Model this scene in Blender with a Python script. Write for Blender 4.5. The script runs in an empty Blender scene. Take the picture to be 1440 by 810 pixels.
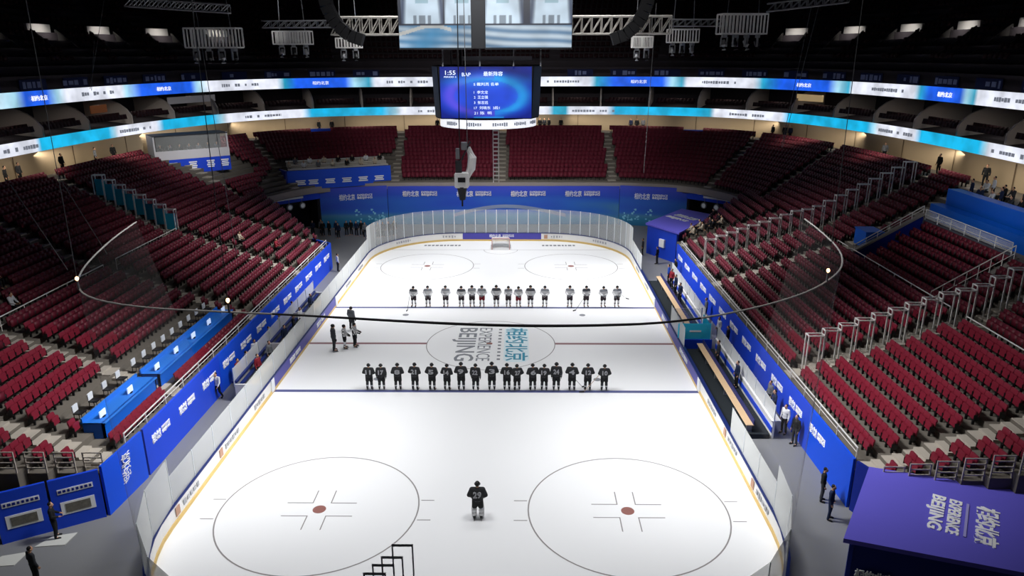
import bpy, math, random
import numpy as np
from mathutils import Vector, Matrix

random.seed(7)
C = bpy.context.scene.collection
SC = bpy.context.scene
PI = math.pi

# ------------------------------------------------------------------ camera
cam_d = bpy.data.cameras.new('camera')
cam = bpy.data.objects.new('camera', cam_d)
C.objects.link(cam)
SC.camera = cam
YAW, PITCH, ROLL, FPX = 0.01346, 0.31046, -0.00285, 1027.57
_F = Vector((-math.sin(YAW) * math.cos(PITCH), math.cos(YAW) * math.cos(PITCH), -math.sin(PITCH)))
_R = Vector((math.cos(YAW), math.sin(YAW), 0))
_U = _R.cross(_F)
_r = _R * math.cos(ROLL) + _U * math.sin(ROLL)
_u = _U * math.cos(ROLL) - _R * math.sin(ROLL)
_m = Matrix((_r, _u, -_F)).transposed().to_4x4()
_m.translation = Vector((2.177, -48.464, 19.723))
cam.matrix_world = _m
cam_d.sensor_width = 36
cam_d.lens = FPX / 1440 * 36
cam_d.clip_end = 400

# ------------------------------------------------------------------ view, world, light
SC.view_settings.view_transform = 'Standard'
SC.view_settings.look = 'None'
SC.view_settings.gamma = 1
SC.view_settings.use_curve_mapping = False
SC.view_settings.exposure = 0.0
SC.cycles.use_denoising = True
SC.cycles.max_bounces = 5
SC.cycles.diffuse_bounces = 2
SC.cycles.transparent_max_bounces = 12
SC.cycles.caustics_reflective = False
SC.cycles.caustics_refractive = False
W = bpy.data.worlds.new('arena_dark')
SC.world = W
W.use_nodes = True
W.node_tree.nodes['Background'].inputs[0].default_value = (0.60, 0.62, 0.75, 1)
W.node_tree.nodes['Background'].inputs[1].default_value = 0.022


def area_light(name, loc, target, sx, sy, power, spread, col=(1, 1, 1)):
    d = bpy.data.lights.new(name, 'AREA')
    d.shape = 'RECTANGLE'
    d.size, d.size_y = sx, sy
    d.energy = power
    d.color = col
    d.spread = math.radians(spread)
    o = bpy.data.objects.new(name, d)
    C.objects.link(o)
    o.location = loc
    o.rotation_euler = (Vector(target) - Vector(loc)).to_track_quat('-Z', 'Y').to_euler()
    return o


# banks of arena floodlights under the roof: most light falls on the ice, a little spills on the stands
for y in (-24, -8, 8, 24):
    for x in (-7, 7):
        area_light('rink_floodlight', (x, y, 33), (x * .8, y * .92, 0), 7, 7, {-24: 530, -8: 500, 8: 640, 24: 690}[y], 62)
# the same rows of floodlights also cross the rink and catch the front of each stand
for y in (-14, 12):
    for s in (-1, 1):
        area_light('stand_floodlight', (-s * 9, y, 33), (s * 16.5, y * 1.05, 1.0), 6, 9, 1080, 38)
area_light('stand_floodlight', (0, 4, 33), (0, 37, 2), 20, 4, 900, 46)
# added fill lights without real fixtures: rigging, commentary booth, media desk
area_light('fill_light', (0, -26, 34), (0, 8, 21.5), 8, 3, 800, 40)
area_light('fill_light', (-12, 2, 31), (-33, 29, 10), 3, 3, 170, 24)
area_light('fill_light', (12, -22, 31), (34, -1, 9), 3, 3, 90, 24)
# concourse lamps over the beige wall
for k in range(13):
    a = math.radians(-6 + 192 * k / 12)
    c_, s_ = math.cos(a), math.sin(a)
    r_ = 1 / ((abs(c_) / 39.0) ** 3.4 + (abs(s_) / 52.5) ** 3.4) ** (1 / 3.4)
    area_light('concourse_lamp', ((r_ - 2.2) * c_, (r_ - 2.2) * s_, 11.75), (r_ * c_, r_ * s_, 9.2), 12, .4, 85, 140, (1, .9, .75))

# ------------------------------------------------------------------ helpers: colour, materials


def lin(h):
    h = h.lstrip('#')
    out = []
    for i in (0, 2, 4):
        c = int(h[i:i + 2], 16) / 255
        out.append(c / 12.92 if c <= .04045 else ((c + .055) / 1.055) ** 2.4)
    return (*out, 1)


MATS = {}


def M(name, hexcol, rough=.6, metal=0., spec=.3, noise=0., scale=4., emit=0., alpha=1.):
    if name in MATS:
        return MATS[name]
    m = bpy.data.materials.new(name)
    m.use_nodes = True
    nt = m.node_tree
    b = nt.nodes['Principled BSDF']
    col = lin(hexcol)
    b.inputs['Base Color'].default_value = col
    b.inputs['Roughness'].default_value = rough
    b.inputs['Metallic'].default_value = metal
    b.inputs['Specular IOR Level'].default_value = spec
    if noise:
        tc = nt.nodes.new('ShaderNodeTexCoord')
        nz = nt.nodes.new('ShaderNodeTexNoise')
        nz.inputs['Scale'].default_value = scale
        nz.inputs['Detail'].default_value = 3
        mx = nt.nodes.new('ShaderNodeMix')
        mx.data_type = 'RGBA'
        a = tuple(c * (1 - noise) for c in col[:3]) + (1,)
        c2 = tuple(min(1, c * (1 + noise)) for c in col[:3]) + (1,)
        mx.inputs['A'].default_value = a
        mx.inputs['B'].default_value = c2
        nt.links.new(tc.outputs['Object'], nz.inputs['Vector'])
        nt.links.new(nz.outputs['Fac'], mx.inputs['Factor'])
        nt.links.new(mx.outputs['Result'], b.inputs['Base Color'])
    if emit:
        b.inputs['Emission Color'].default_value = col
        b.inputs['Emission Strength'].default_value = emit
    if alpha < 1:
        b.inputs['Alpha'].default_value = alpha
    MATS[name] = m
    return m


def M_attr(name, strength):
    """an LED screen: shows the picture stored in its colour attribute"""
    m = bpy.data.materials.new(name)
    m.use_nodes = True
    nt = m.node_tree
    b = nt.nodes['Principled BSDF']
    b.inputs['Base Color'].default_value = (.01, .01, .01, 1)
    at = nt.nodes.new('ShaderNodeAttribute')
    at.attribute_name = 'picture'
    tc = nt.nodes.new('ShaderNodeTexCoord')
    nz = nt.nodes.new('ShaderNodeTexNoise')
    nz.inputs['Scale'].default_value = .55
    nz.inputs['Detail'].default_value = 2
    mr = nt.nodes.new('ShaderNodeMapRange')
    mr.inputs['From Min'].default_value = .35
    mr.inputs['From Max'].default_value = .65
    mr.inputs['To Min'].default_value = .72
    mr.inputs['To Max'].default_value = 1.12
    vm = nt.nodes.new('ShaderNodeVectorMath')
    vm.operation = 'SCALE'
    nt.links.new(tc.outputs['Object'], nz.inputs['Vector'])
    nt.links.new(nz.outputs['Fac'], mr.inputs['Value'])
    nt.links.new(at.outputs['Color'], vm.inputs[0])
    nt.links.new(mr.outputs['Result'], vm.inputs['Scale'])
    nt.links.new(vm.outputs['Vector'], b.inputs['Emission Color'])
    b.inputs['Emission Strength'].default_value = strength
    MATS[name] = m
    return m


def M_glass(name, tint, op, facing=0.):
    """clear sheet: mostly see-through, a little pale diffuse colour; denser where it is seen edge on"""
    m = bpy.data.materials.new(name)
    m.use_nodes = True
    nt = m.node_tree
    nt.nodes.clear()
    out = nt.nodes.new('ShaderNodeOutputMaterial')
    tr = nt.nodes.new('ShaderNodeBsdfTransparent')
    df = nt.nodes.new('ShaderNodeBsdfDiffuse')
    df.inputs['Color'].default_value = lin(tint)
    mx = nt.nodes.new('ShaderNodeMixShader')
    mx.inputs[0].default_value = op
    if facing:
        lw = nt.nodes.new('ShaderNodeLayerWeight')
        lw.inputs['Blend'].default_value = .5
        sub = nt.nodes.new('ShaderNodeMath')
        sub.operation = 'SUBTRACT'
        sub.inputs[0].default_value = 1.02
        nt.links.new(lw.outputs['Facing'], sub.inputs[1])
        dv = nt.nodes.new('ShaderNodeMath')
        dv.operation = 'DIVIDE'
        dv.inputs[0].default_value = op
        nt.links.new(sub.outputs[0], dv.inputs[1])
        mn = nt.nodes.new('ShaderNodeMath')
        mn.operation = 'MINIMUM'
        mn.inputs[1].default_value = facing
        nt.links.new(dv.outputs[0], mn.inputs[0])
        nt.links.new(mn.outputs[0], mx.inputs[0])
    nt.links.new(tr.outputs[0], mx.inputs[1])
    nt.links.new(df.outputs[0], mx.inputs[2])
    nt.links.new(mx.outputs[0], out.inputs['Surface'])
    MATS[name] = m
    return m


# ------------------------------------------------------------------ helpers: meshes


class MB:
    def __init__(self):
        self.v, self.f, self.k = [], [], []

    def add(self, vs, fs, k=0):
        n = len(self.v)
        self.v += [tuple(v) for v in vs]
        self.f += [tuple(i + n for i in f) for f in fs]
        self.k += [k] * len(fs)
        return self

    def box(self, c, s, rz=0., k=0, tilt=None):
        hx, hy, hz = s[0] / 2, s[1] / 2, s[2] / 2
        R = Matrix.Rotation(rz, 3, 'Z')
        if tilt:
            R = R @ Matrix.Rotation(tilt[1], 3, tilt[0])
        vs = [Vector(c) + R @ Vector((x, y, z)) for z in (-hz, hz) for x, y in ((-hx, -hy), (hx, -hy), (hx, hy), (-hx, hy))]
        return self.add(vs, [(3, 2, 1, 0), (4, 5, 6, 7), (0, 1, 5, 4), (1, 2, 6, 5), (2, 3, 7, 6), (3, 0, 4, 7)], k)

    def rbox(self, c, s, b, rz=0., k=0, tilt=None):
        """box with chamfered vertical-section corners (profile in x-z swept along y)"""
        hx, hy, hz = s[0] / 2, s[1] / 2, s[2] / 2
        R = Matrix.Rotation(rz, 3, 'Z')
        if tilt:
            R = R @ Matrix.Rotation(tilt[1], 3, tilt[0])
        pr = [(-hx + b, -hz), (hx - b, -hz), (hx, -hz + b), (hx, hz - b), (hx - b, hz), (-hx + b, hz), (-hx, hz - b), (-hx, -hz + b)]
        vs = [Vector(c) + R @ Vector((x, y, z)) for y in (-hy, hy) for x, z in pr]
        fs = [tuple(range(8)), tuple(range(15, 7, -1))] + [(i, i + 8, (i + 1) % 8 + 8, (i + 1) % 8) for i in range(8)]
        return self.add(vs, fs, k)

    def prism(self, poly, z0, z1, k=0):
        n = len(poly)
        a = sum(poly[i][0] * poly[(i + 1) % n][1] - poly[(i + 1) % n][0] * poly[i][1] for i in range(n))
        if a < 0:
            poly = poly[::-1]
        vs = [(x, y, z0) for x, y in poly] + [(x, y, z1) for x, y in poly]
        fs = [tuple(range(n - 1, -1, -1)), tuple(range(n, 2 * n))] + [(i, (i + 1) % n, (i + 1) % n + n, i + n) for i in range(n)]
        return self.add(vs, fs, k)

    def extr(self, poly3, d, k=0):
        """any flat polygon in space pushed along d"""
        n = len(poly3)
        P = [Vector(p) for p in poly3]
        d = Vector(d)
        nrm = Vector((0, 0, 0))
        for i in range(1, n - 1):
            nrm += (P[i] - P[0]).cross(P[i + 1] - P[0])
        if nrm.dot(d) > 0:
            P = P[::-1]
        vs = P + [p + d for p in P]
        fs = [tuple(range(n)), tuple(range(2 * n - 1, n - 1, -1))] + [(i, i + n, (i + 1) % n + n, (i + 1) % n) for i in range(n)]
        return self.add(vs, fs, k)

    def tube(self, pts, r, n=6, k=0, closed=False):
        P = [Vector(p) for p in pts]
        L = len(P)
        rings = []
        for i, p in enumerate(P):
            a = P[i - 1] if (i > 0 or closed) else p
            b = P[(i + 1) % L] if (i < L - 1 or closed) else p
            t = (b - a).normalized()
            up = Vector((0, 0, 1)) if abs(t.z) < .95 else Vector((0, 1, 0))
            s = t.cross(up).normalized()
            u = s.cross(t)
            rr = r[i] if isinstance(r, (list, tuple)) else r
            rings.append([p + (s * math.cos(2 * PI * j / n) + u * math.sin(2 * PI * j / n)) * rr for j in range(n)])
        vs = [v for g in rings for v in g]
        fs = []
        for i in range(L if closed else L - 1):
            i2 = (i + 1) % L
            for j in range(n):
                j2 = (j + 1) % n
                fs.append((i * n + j, i2 * n + j, i2 * n + j2, i * n + j2))
        if not closed:
            fs.append(tuple(range(n)))
            fs.append(tuple(range((L - 1) * n + n - 1, (L - 1) * n - 1, -1)))
        return self.add(vs, fs, k)

    def ell(self, c, r, n=10, m=7, k=0):
        vs = [(c[0], c[1], c[2] + r[2])]
        for i in range(1, m):
            th = PI * i / m
            for j in range(n):
                ph = 2 * PI * j / n
                vs.append((c[0] + r[0] * math.sin(th) * math.cos(ph), c[1] + r[1] * math.sin(th) * math.sin(ph), c[2] + r[2] * math.cos(th)))
        vs.append((c[0], c[1], c[2] - r[2]))
        fs = [(0, 1 + j, 1 + (j + 1) % n) for j in range(n)]
        for i in range(m - 2):
            for j in range(n):
                a, b = 1 + i * n + j, 1 + i * n + (j + 1) % n
                fs.append((a, a + n, b + n, b))
        e = len(vs) - 1
        fs += [(e, 1 + (m - 2) * n + (j + 1) % n, 1 + (m - 2) * n + j) for j in range(n)]
        return self.add(vs, fs, k)

    def mesh(self, name, mats, smooth=False):
        me = bpy.data.meshes.new(name)
        me.from_pydata([tuple(v) for v in self.v], [], self.f)
        for m in (mats if isinstance(mats, (list, tuple)) else [mats]):
            me.materials.append(m)
        if any(self.k):
            me.polygons.foreach_set('material_index', self.k)
        if smooth:
            me.polygons.foreach_set('use_smooth', [True] * len(self.f))
        me.update()
        return me

    def build(self, name, mats, parent=None, smooth=False, loc=None, rz=0.):
        o = bpy.data.objects.new(name, self.mesh(name, mats, smooth))
        C.objects.link(o)
        if parent:
            o.parent = parent
        if loc is not None:
            o.location = loc
        if rz:
            o.rotation_euler = (0, 0, rz)
        return o


def tag(o, label, cat, group=None, kind=None):
    if label:
        o['label'] = label
    if cat:
        o['category'] = cat
    if group:
        o['group'] = group
    if kind:
        o['kind'] = kind
    return o


def thing(name, label, cat, loc=(0, 0, 0), rz=0., group=None):
    o = bpy.data.objects.new(name, None)
    o.empty_display_size = .2
    C.objects.link(o)
    o.location = loc
    o.rotation_euler = (0, 0, rz)
    return tag(o, label, cat, group)


def struct(o):
    o['kind'] = 'structure'
    return o


def copy_tree(o, parent=None):
    c = o.copy()
    C.objects.link(c)
    if parent:
        c.parent = parent
    for ch in o.children:
        copy_tree(ch, c)
    return c


ORD = ['first', 'second', 'third', 'fourth', 'fifth', 'sixth', 'seventh', 'eighth', 'ninth', 'tenth', 'eleventh', 'twelfth', 'thirteenth',
       'fourteenth', 'fifteenth', 'sixteenth', 'seventeenth', 'eighteenth', 'nineteenth', 'twentieth', '21st', '22nd', '23rd', '24th', '25th',
       '26th', '27th', '28th', '29th', '30th', '31st', '32nd', '33rd', '34th', '35th', '36th', '37th', '38th', '39th', '40th']

_TXT = {}


def text_mesh(s, mat, bold=0.):
    key = (s, mat.name, bold)
    if key not in _TXT:
        cu = bpy.data.curves.new('lettering', 'FONT')
        cu.body = s
        cu.align_x = 'CENTER'
        cu.align_y = 'CENTER'
        cu.extrude = .02
        cu.offset = bold
        cu.resolution_u = 2
        t = bpy.data.objects.new('lettering', cu)
        C.objects.link(t)
        dg = bpy.context.evaluated_depsgraph_get()
        me = bpy.data.meshes.new_from_object(t.evaluated_get(dg))
        bpy.data.objects.remove(t)
        me.materials.clear()
        me.materials.append(mat)
        v = np.empty(len(me.vertices) * 3)
        me.vertices.foreach_get('co', v)
        v = v.reshape(-1, 3)
        if len(v):
            mn, mx = v.min(0), v.max(0)
            v[:, :2] = (v[:, :2] - (mn + mx)[:2] / 2) / (mx - mn)[:2]
            me.vertices.foreach_set('co', v.ravel())
        me.update()
        _TXT[key] = me
    return _TXT[key]


def text(s, mat, centre, right, up, w, h, parent=None, name='lettering', bold=0.):
    """lettering w x h metres, centred at a point, running along right with its tops along up"""
    o = bpy.data.objects.new(name, text_mesh(s, mat, bold))
    C.objects.link(o)
    r, u = Vector(right).normalized(), Vector(up).normalized()
    n = r.cross(u)
    m = Matrix((r * w, u * h, n)).transposed().to_4x4()
    m.translation = Vector(centre)
    if parent:
        o.parent = parent
        m = Matrix.Translation(-parent.location) @ m if not any(parent.rotation_euler) else parent_inv(parent) @ m
    o.matrix_basis = m
    return o


def parent_inv(p):
    return (Matrix.Translation(p.location) @ p.rotation_euler.to_matrix().to_4x4()).inverted()


def event_logo(mat, centre, right, up, w, h, parent):
    """the event mark: four characters, then two lines of capitals"""
    r, u = Vector(right).normalized(), Vector(up).normalized()
    c = Vector(centre)
    text('相约北京', mat, c - r * w * .26, r, u, w * .46, h, parent, bold=.012)
    text('EXPERIENCE', mat, c + r * w * .26 + u * h * .24, r, u, w * .44, h * .36, parent, bold=.01)
    text('BEIJING', mat, c + r * w * .26 - u * h * .22, r, u, w * .44, h * .42, parent, bold=.02)


# ------------------------------------------------------------------ materials
ICE = M('ice', '#f4f5f7', .45, spec=.25, noise=.02, scale=.25)
WHITEBOARD = M('board_white', '#e9e8e6', .4)
YELLOW = M('kick_yellow', '#d8b872', .5)
NAVY = M('cap_navy', '#1c2b66', .4)
PURPLE = M('board_purple', '#4a47a0', .45)
BLUE = M('banner_blue', '#1a47d6', .55, noise=.06, scale=.3)
BLUE2 = M('banner_blue_bright', '#1250dc', .5)
BLUE_D = M('drape_blue', '#0a2283', .6)
PURP_ROOF = M('canopy_purple', '#6a63d8', .6, noise=.03, scale=.5)
WHITE = M('paint_white', '#eef0f4', .5)
LETTER = M('lettering_white', '#ffffff', .5)
FLOOR = M('floor_grey', '#7b7c7e', .45, noise=.10, scale=.35)
CONC = M('concrete', '#6d675f', .85, noise=.15, scale=1.2)
STEP = M('step_pale', '#b3aba0', .8, noise=.08, scale=2)
BEIGE = M('concourse_beige', '#bda98c', .8, noise=.06, scale=.4)
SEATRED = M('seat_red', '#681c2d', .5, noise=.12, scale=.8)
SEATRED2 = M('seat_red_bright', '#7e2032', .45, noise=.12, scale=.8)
BLACK = M('black_plastic', '#17171a', .5)
DARK = M('dark_grey', '#2a2b2f', .6)
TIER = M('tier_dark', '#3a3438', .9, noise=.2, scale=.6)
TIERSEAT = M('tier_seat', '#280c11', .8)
STEEL = M('painted_steel', '#e6e3df', .4, metal=.1)
GREYSTEEL = M('grey_steel', '#8d8e92', .4, metal=.4)
ROPE = M('rope_grey', '#6a6a6c', .7)
DROPE = M('cable_dark', '#1b1a1c', .6)
TEAL = M('panel_teal', '#38d8fa', .35)
DESKBLUE = M('desk_blue', '#0f62d2', .45)
DESKTOP = M('desk_top_blue', '#2b79dc', .5)
WOOD = M('bench_wood', '#d8b892', .6, noise=.08, scale=5)
RUBBER = M('rubber_dark', '#20262a', .8)
REDLINE = M('ice_line_red', '#8f6a6e', .6)
BLUELINE = M('ice_line_blue', '#565c8c', .6)
GREYLINE = M('ice_line_grey', '#938f90', .6)
SPOTRED = M('ice_spot_red', '#96655f', .6)
INK = M('ice_ink', '#85888f', .6)
ICETEAL = M('ice_ink_teal', '#3d93b0', .6)
ICEPALE = M('ice_ink_pale_blue', '#e3f2f8', .6)
GLASS = M_glass('rink_glass', '#e6e8e6', .15, .5)  # pale opacity stands in for ice and lights reflected in the panes
NET = M_glass('safety_net', '#8c8888', .012, .28)
NETW = M_glass('goal_net', '#f4f4f4', .45)
TEALGLASS = M_glass('teal_screen', '#17b1cf', .72)
STANCH = M('stanchion_pale', '#d7dde2', .4)
LEDW = M('led_white', '#f2f4fa', .5, emit=.9)
LEDINK = M('led_dark_print', '#7b808c', .6, emit=.65)
LEDTXT = M('led_letter_white', '#ffffff', .5, emit=1.0)
HOT = M('warm_lamp', '#ffc58a', .5, emit=6)
WINDOWLIT = M('lit_window', '#ffdca0', .5, emit=.25)
SKIN = M('skin', '#c99a7c', .55)
HAIR = M('hair_black', '#161313', .6)

# ================================================================== the setting
struct(MB().box((0, 8, -.12), (130, 136, .2)).build('floor', FLOOR))

ROWX = [16.9 + .9 * i for i in range(11)]
ROWZ = [1.9 + .315 * i for i in range(11)]
LOW_END = {-1: (-18.5, 19.0), 1: (-19.4, 19.0)}
AISLE_Y = {-1: (-12.0, 0.0, 11.0), 1: (-10.0, 7.0, 12.5)}


def near_cut(s, i):
    return (-20.1 - .533 * i) if s < 0 else (-21.2 - .30 * i)


def far_cut(i):
    return 20.6 + .95 * i


for s, nm in ((-1, 'left'), (1, 'right')):
    y0, y1 = LOW_END[s]
    # stair section of the lower stand, swept along the side of the rink
    mb = MB()
    for i in range(0 if s < 0 else 1, 11):
        a, b = ROWX[i] - .45, ROWX[i] + .45
        yn, yf = near_cut(s, i), far_cut(i)
        mb.box((s * (a + b) / 2, (yn + yf) / 2, ROWZ[i] - .45), (.9, yf - yn, .9))
    mb.box((s * 26.65, 4, 5.0), (.75, 54, .5))
    xw = 16.5 if s < 0 else 17.38
    mb.extr([(s * xw, -20.2, 0), (s * xw, 20.4, 0), (s * xw, 20.4, 1.4), (s * xw, -20.2, 1.4)], (s * .12, 0, 0))
    struct(mb.build('floor_stand_' + nm, CONC))
    # pale steps in the aisles
    mb = MB()
    ends = ((y0 - .55, 1.05),) + tuple((y, 1.0) for y in AISLE_Y[s]) + ((19.5, .9),)
    for yc, w in ends:
        for i in range(0 if s < 0 else 1, 11):
            mb.box((s * (ROWX[i] - .18), yc, ROWZ[i] + .02), (.5, w, .05))
            mb.box((s * (ROWX[i] + .24), yc, ROWZ[i] + .08), (.4, w, .16))
    struct(mb.build('trim_aisle_steps_' + nm, STEP))


# upper ring of the bowl: super-elliptical rows between an inner and an outer edge
def se(a, b, n, t):
    c, s_ = math.cos(t), math.sin(t)
    return (a * math.copysign(abs(c) ** (2 / n), c), b * math.copysign(abs(s_) ** (2 / n), s_))


def resample(P, m):
    P = np.array(P)
    d = np.concatenate([[0], np.cumsum(np.hypot(*np.diff(P, axis=0).T))])
    u = np.linspace(0, d[-1], m)
    return np.stack([np.interp(u, d, P[:, 0]), np.interp(u, d, P[:, 1])], 1), d[-1]


T0, T1 = -.62, PI + .62
TS = np.concatenate([np.linspace(T0, -.02, 90), np.linspace(-.0199, .0199, 25), np.linspace(.02, PI - .02, 600), np.linspace(PI - .0199, PI + .0199, 25), np.linspace(PI + .02, T1, 90)])


def curve(a, b, n, ymin=-25.):
    pts = [se(a, b, n, t) for t in TS]
    return [q for q in pts if q[1] > ymin]


INN, _ = resample(curve(27.0, 38.9, 5), 400)
OUT, _ = resample(curve(36.5, 49.8, 3.7), 400)
NR = 13
ZJ = [5.2 + .385 * j for j in range(NR)]


def ring(fr):
    return INN * (1 - fr) + OUT * fr


def in_pit(x, y):
    return 26 < x and -6.3 < y < 4.2


mb = MB()
for j in range(NR):
    A, B = ring(j / NR), ring((j + 1) / NR)
    zb = ZJ[j - 1] if j else 4.2
    for i in range(399):
        xm, ym = (A[i] + A[i + 1]) / 2
        if in_pit(xm, ym) and j < 6:
            continue
        a0, a1, b0, b1 = A[i], A[i + 1], B[i], B[i + 1]
        mb.add([(*a0, zb), (*a1, zb), (*a0, ZJ[j]), (*a1, ZJ[j]), (*b0, ZJ[j]), (*b1, ZJ[j])], [(1, 0, 2, 3), (3, 2, 4, 5)])
# level concourse behind the last row
D, _ = resample(curve(39.4, 52.9, 3.4), 400)
for i in range(399):
    mb.add([(*OUT[i], ZJ[-1]), (*OUT[i + 1], ZJ[-1]), (*D[i], ZJ[-1]), (*D[i + 1], ZJ[-1])], [(1, 0, 2, 3)])
struct(mb.build('floor_bowl', CONC))
# stairs between the blocks of the upper rows
RAISLE = [((-25.9, 36.2), (-31.6, 41.5)), ((-12.9, 38.9), (-13.6, 50)), ((-.1, 38.9), (-.3, 50)), ((13.1, 38.9), (13.3, 50)), ((24.9, 35.6), (31.0, 41.0)), ((27, 26), (38, 30)), ((-27, 26), (-38, 30))]
mb = MB()
for j in range(NR):
    P_ = ring((j + .5) / NR)
    for a, b in RAISLE:
        dx, dy = b[0] - a[0], b[1] - a[1]
        L_ = math.hypot(dx, dy)
        dist = np.abs((P_[:, 0] - a[0]) * dy - (P_[:, 1] - a[1]) * dx) / L_ + np.where((P_[:, 1] < 18) | (P_[:, 0] * a[0] < -2), 99, 0)
        i = int(np.argmin(dist))
        mb.box((P_[i][0], P_[i][1], ZJ[j] + .03), (.95, .80, .10), math.atan2(dy, dx) - PI / 2)
    for s in (-1, 1):
        for y in AISLE_Y[s]:
            if in_pit(s * 28, y):
                continue
            sel = np.where((P_[:, 0] * s > 20) & (P_[:, 1] < 20), np.abs(P_[:, 1] - y), 99)
            i = int(np.argmin(sel))
            mb.box((P_[i][0], y, ZJ[j] + .03), (.72, 1.0, .10))
struct(mb.build('trim_ring_steps', M('step_grey', '#b0a89c', .85, noise=.1, scale=2)))

# beige concourse wall
mb = MB()
WB, LWB = resample(curve(39.0, 52.5, 3.4), 160)
for i in range(159):
    mb.add([(*WB[i], 9.7), (*WB[i + 1], 9.7), (*WB[i], 11.9), (*WB[i + 1], 11.9)], [(0, 1, 3, 2)])
    if i % 6 == 0:  # panel joint
        x, y = WB[i] * .998
        a = math.atan2(WB[i + 1][1] - WB[i][1], WB[i + 1][0] - WB[i][0])
        mb.box((x, y, 10.8), (.06, .05, 2.1), a, 1)
struct(mb.build('wall_concourse', [BEIGE, M('joint_brown', '#7d6c57', .8)]))

# suite level between the two LED ribbons: floor, seats ledge, back wall
S0, _ = resample(curve(39.2, 52.7, 3.4), 200)
S1, _ = resample(curve(45.5, 59.0, 3.2), 200)
mb = MB()
for i in range(199):
    mb.add([(*S0[i], 11.85), (*S0[i + 1], 11.85), (*S1[i], 11.85), (*S1[i + 1], 11.85)], [(0, 1, 3, 2)])
    mb.add([(*S0[i], 12.75), (*S0[i + 1], 12.75), (*S1[i], 13.3), (*S1[i + 1], 13.3)], [(1, 0, 2, 3)])
    mb.add([(*S1[i], 13.3), (*S1[i + 1], 13.3), (*S1[i], 16.9), (*S1[i + 1], 16.9)], [(0, 1, 3, 2)])
struct(mb.build('wall_suites', M('suite_dark', '#332e33', .9, noise=.25, scale=.5)))

# soffit and upper tier
U0, _ = resample(curve(40.5, 54.0, 3.4), 200)
U1, _ = resample(curve(46.5, 60.0, 3.2), 200)
U2, _ = resample(curve(61, 75, 3.0), 200)
mb = MB()
NU = 15
for i in range(199):
    mb.add([(*U0[i], 15.45), (*U0[i + 1], 15.45), (*U1[i], 15.45), (*U1[i + 1], 15.45)], [(0, 1, 3, 2)])
    mb.add([(*U0[i], 16.6), (*U0[i + 1], 16.6), (*U0[i], 17.7), (*U0[i + 1], 17.7)], [(0, 1, 3, 2)])
    for j in range(NU):
        f0, f1 = j / NU, (j + 1) / NU
        P0, P1, Q0, Q1 = U0[i] * (1 - f0) + U2[i] * f0, U0[i + 1] * (1 - f0) + U2[i + 1] * f0, U0[i] * (1 - f1) + U2[i] * f1, U0[i + 1] * (1 - f1) + U2[i + 1] * f1
        z0, z1 = 17.2 + .78 * j, 17.2 + .78 * (j + 1)
        mb.add([(*P0, z0), (*P1, z0), (*P0, z1), (*P1, z1), (*Q0, z1), (*Q1, z1)], [(1, 0, 2, 3), (3, 2, 4, 5)])
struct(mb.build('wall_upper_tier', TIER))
mb = MB()
for i in range(199):
    mb.add([(*U2[i], 28.5), (*U2[i + 1], 28.5), (*U2[i], 44), (*U2[i + 1], 44)], [(0, 1, 3, 2)])
struct(mb.build('wall_back', TIER))
struct(MB().box((0, 10, 44.2), (140, 150, .3)).build('ceiling', TIER))

# the ledge of the upper stand right under the photographer, with its four hoop rails
struct(MB().box((2, -46.5, 12.55), (9, 8.4, .5)).build('floor_balcony', CONC))

# ------------------------------------------------------------------ LED ribbons
LEDM = M_attr('led_picture', 1.0)
CW, CT, CB, CC = lin('#eef2ff')[:3], lin('#2aa6c8')[:3], lin('#1e62f0')[:3], lin('#17b8ea')[:3]
CPALE = lin('#a9dcf0')[:3]
UPSEG = [(190, CB), (172, CB), (168, CW), (160.5, CPALE), (159, CB), (155.5, CB), (153.8, CPALE), (152.4, CW), (143.6, CW), (142.8, CPALE), (140.5, CB), (133, CB),
         (132, CPALE), (130.4, CW), (121.2, CW), (120.2, CT), (118.6, CB), (112.2, CB), (111, CPALE), (109, CT), (108.2, CW), (78.2, CW), (77.2, CT), (74.8, CB), (68.2, CB), (67, CPALE),
         (65.6, CT), (65.0, CW), (56.2, CW), (55, CT), (52.4, CB), (45.4, CB), (44, CPALE), (42.2, CT), (41.6, CW), (31.4, CW), (30.4, CT), (28.8, CB), (23.4, CB), (22.4, CPALE), (21, CT), (20.5, CW), (9, CW), (8, CB), (-10, CB), (-11, CW), (-30, CW)]
LOSEG = [(200, CC), (169, CC), (167.5, CPALE), (166.8, CW), (160.6, CW), (159.8, CC), (148, CC), (147, CPALE), (146.4, CW), (140, CW), (138.8, CC), (131, CC), (129.8, CPALE), (129, CW), (118.6, CW),
         (117.4, CC), (107.6, CC), (105.8, CPALE), (105, CW), (83.8, CW), (83, CT), (81.2, CT), (80.6, CW), (75.4, CW), (74.2, CC), (62.6, CC), (61.2, CT), (60.6, CW), (51.2, CW), (50, CC), (37, CC), (35.8, CPALE), (35, CW),
         (28.4, CW), (27.2, CC), (16.4, CC), (15.4, CPALE), (14.8, CW), (6.2, CW), (5, CC), (-8, CC), (-9, CW), (-30, CW)]


def seg_col(seg, ang):
    for (a0, c0), (a1, c1) in zip(seg, seg[1:]):
        if a0 >= ang >= a1:
            f = (a0 - ang) / (a0 - a1)
            return tuple(x * (1 - f) + y * f for x, y in zip(c0, c1))
    return seg[-1][1]


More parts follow.
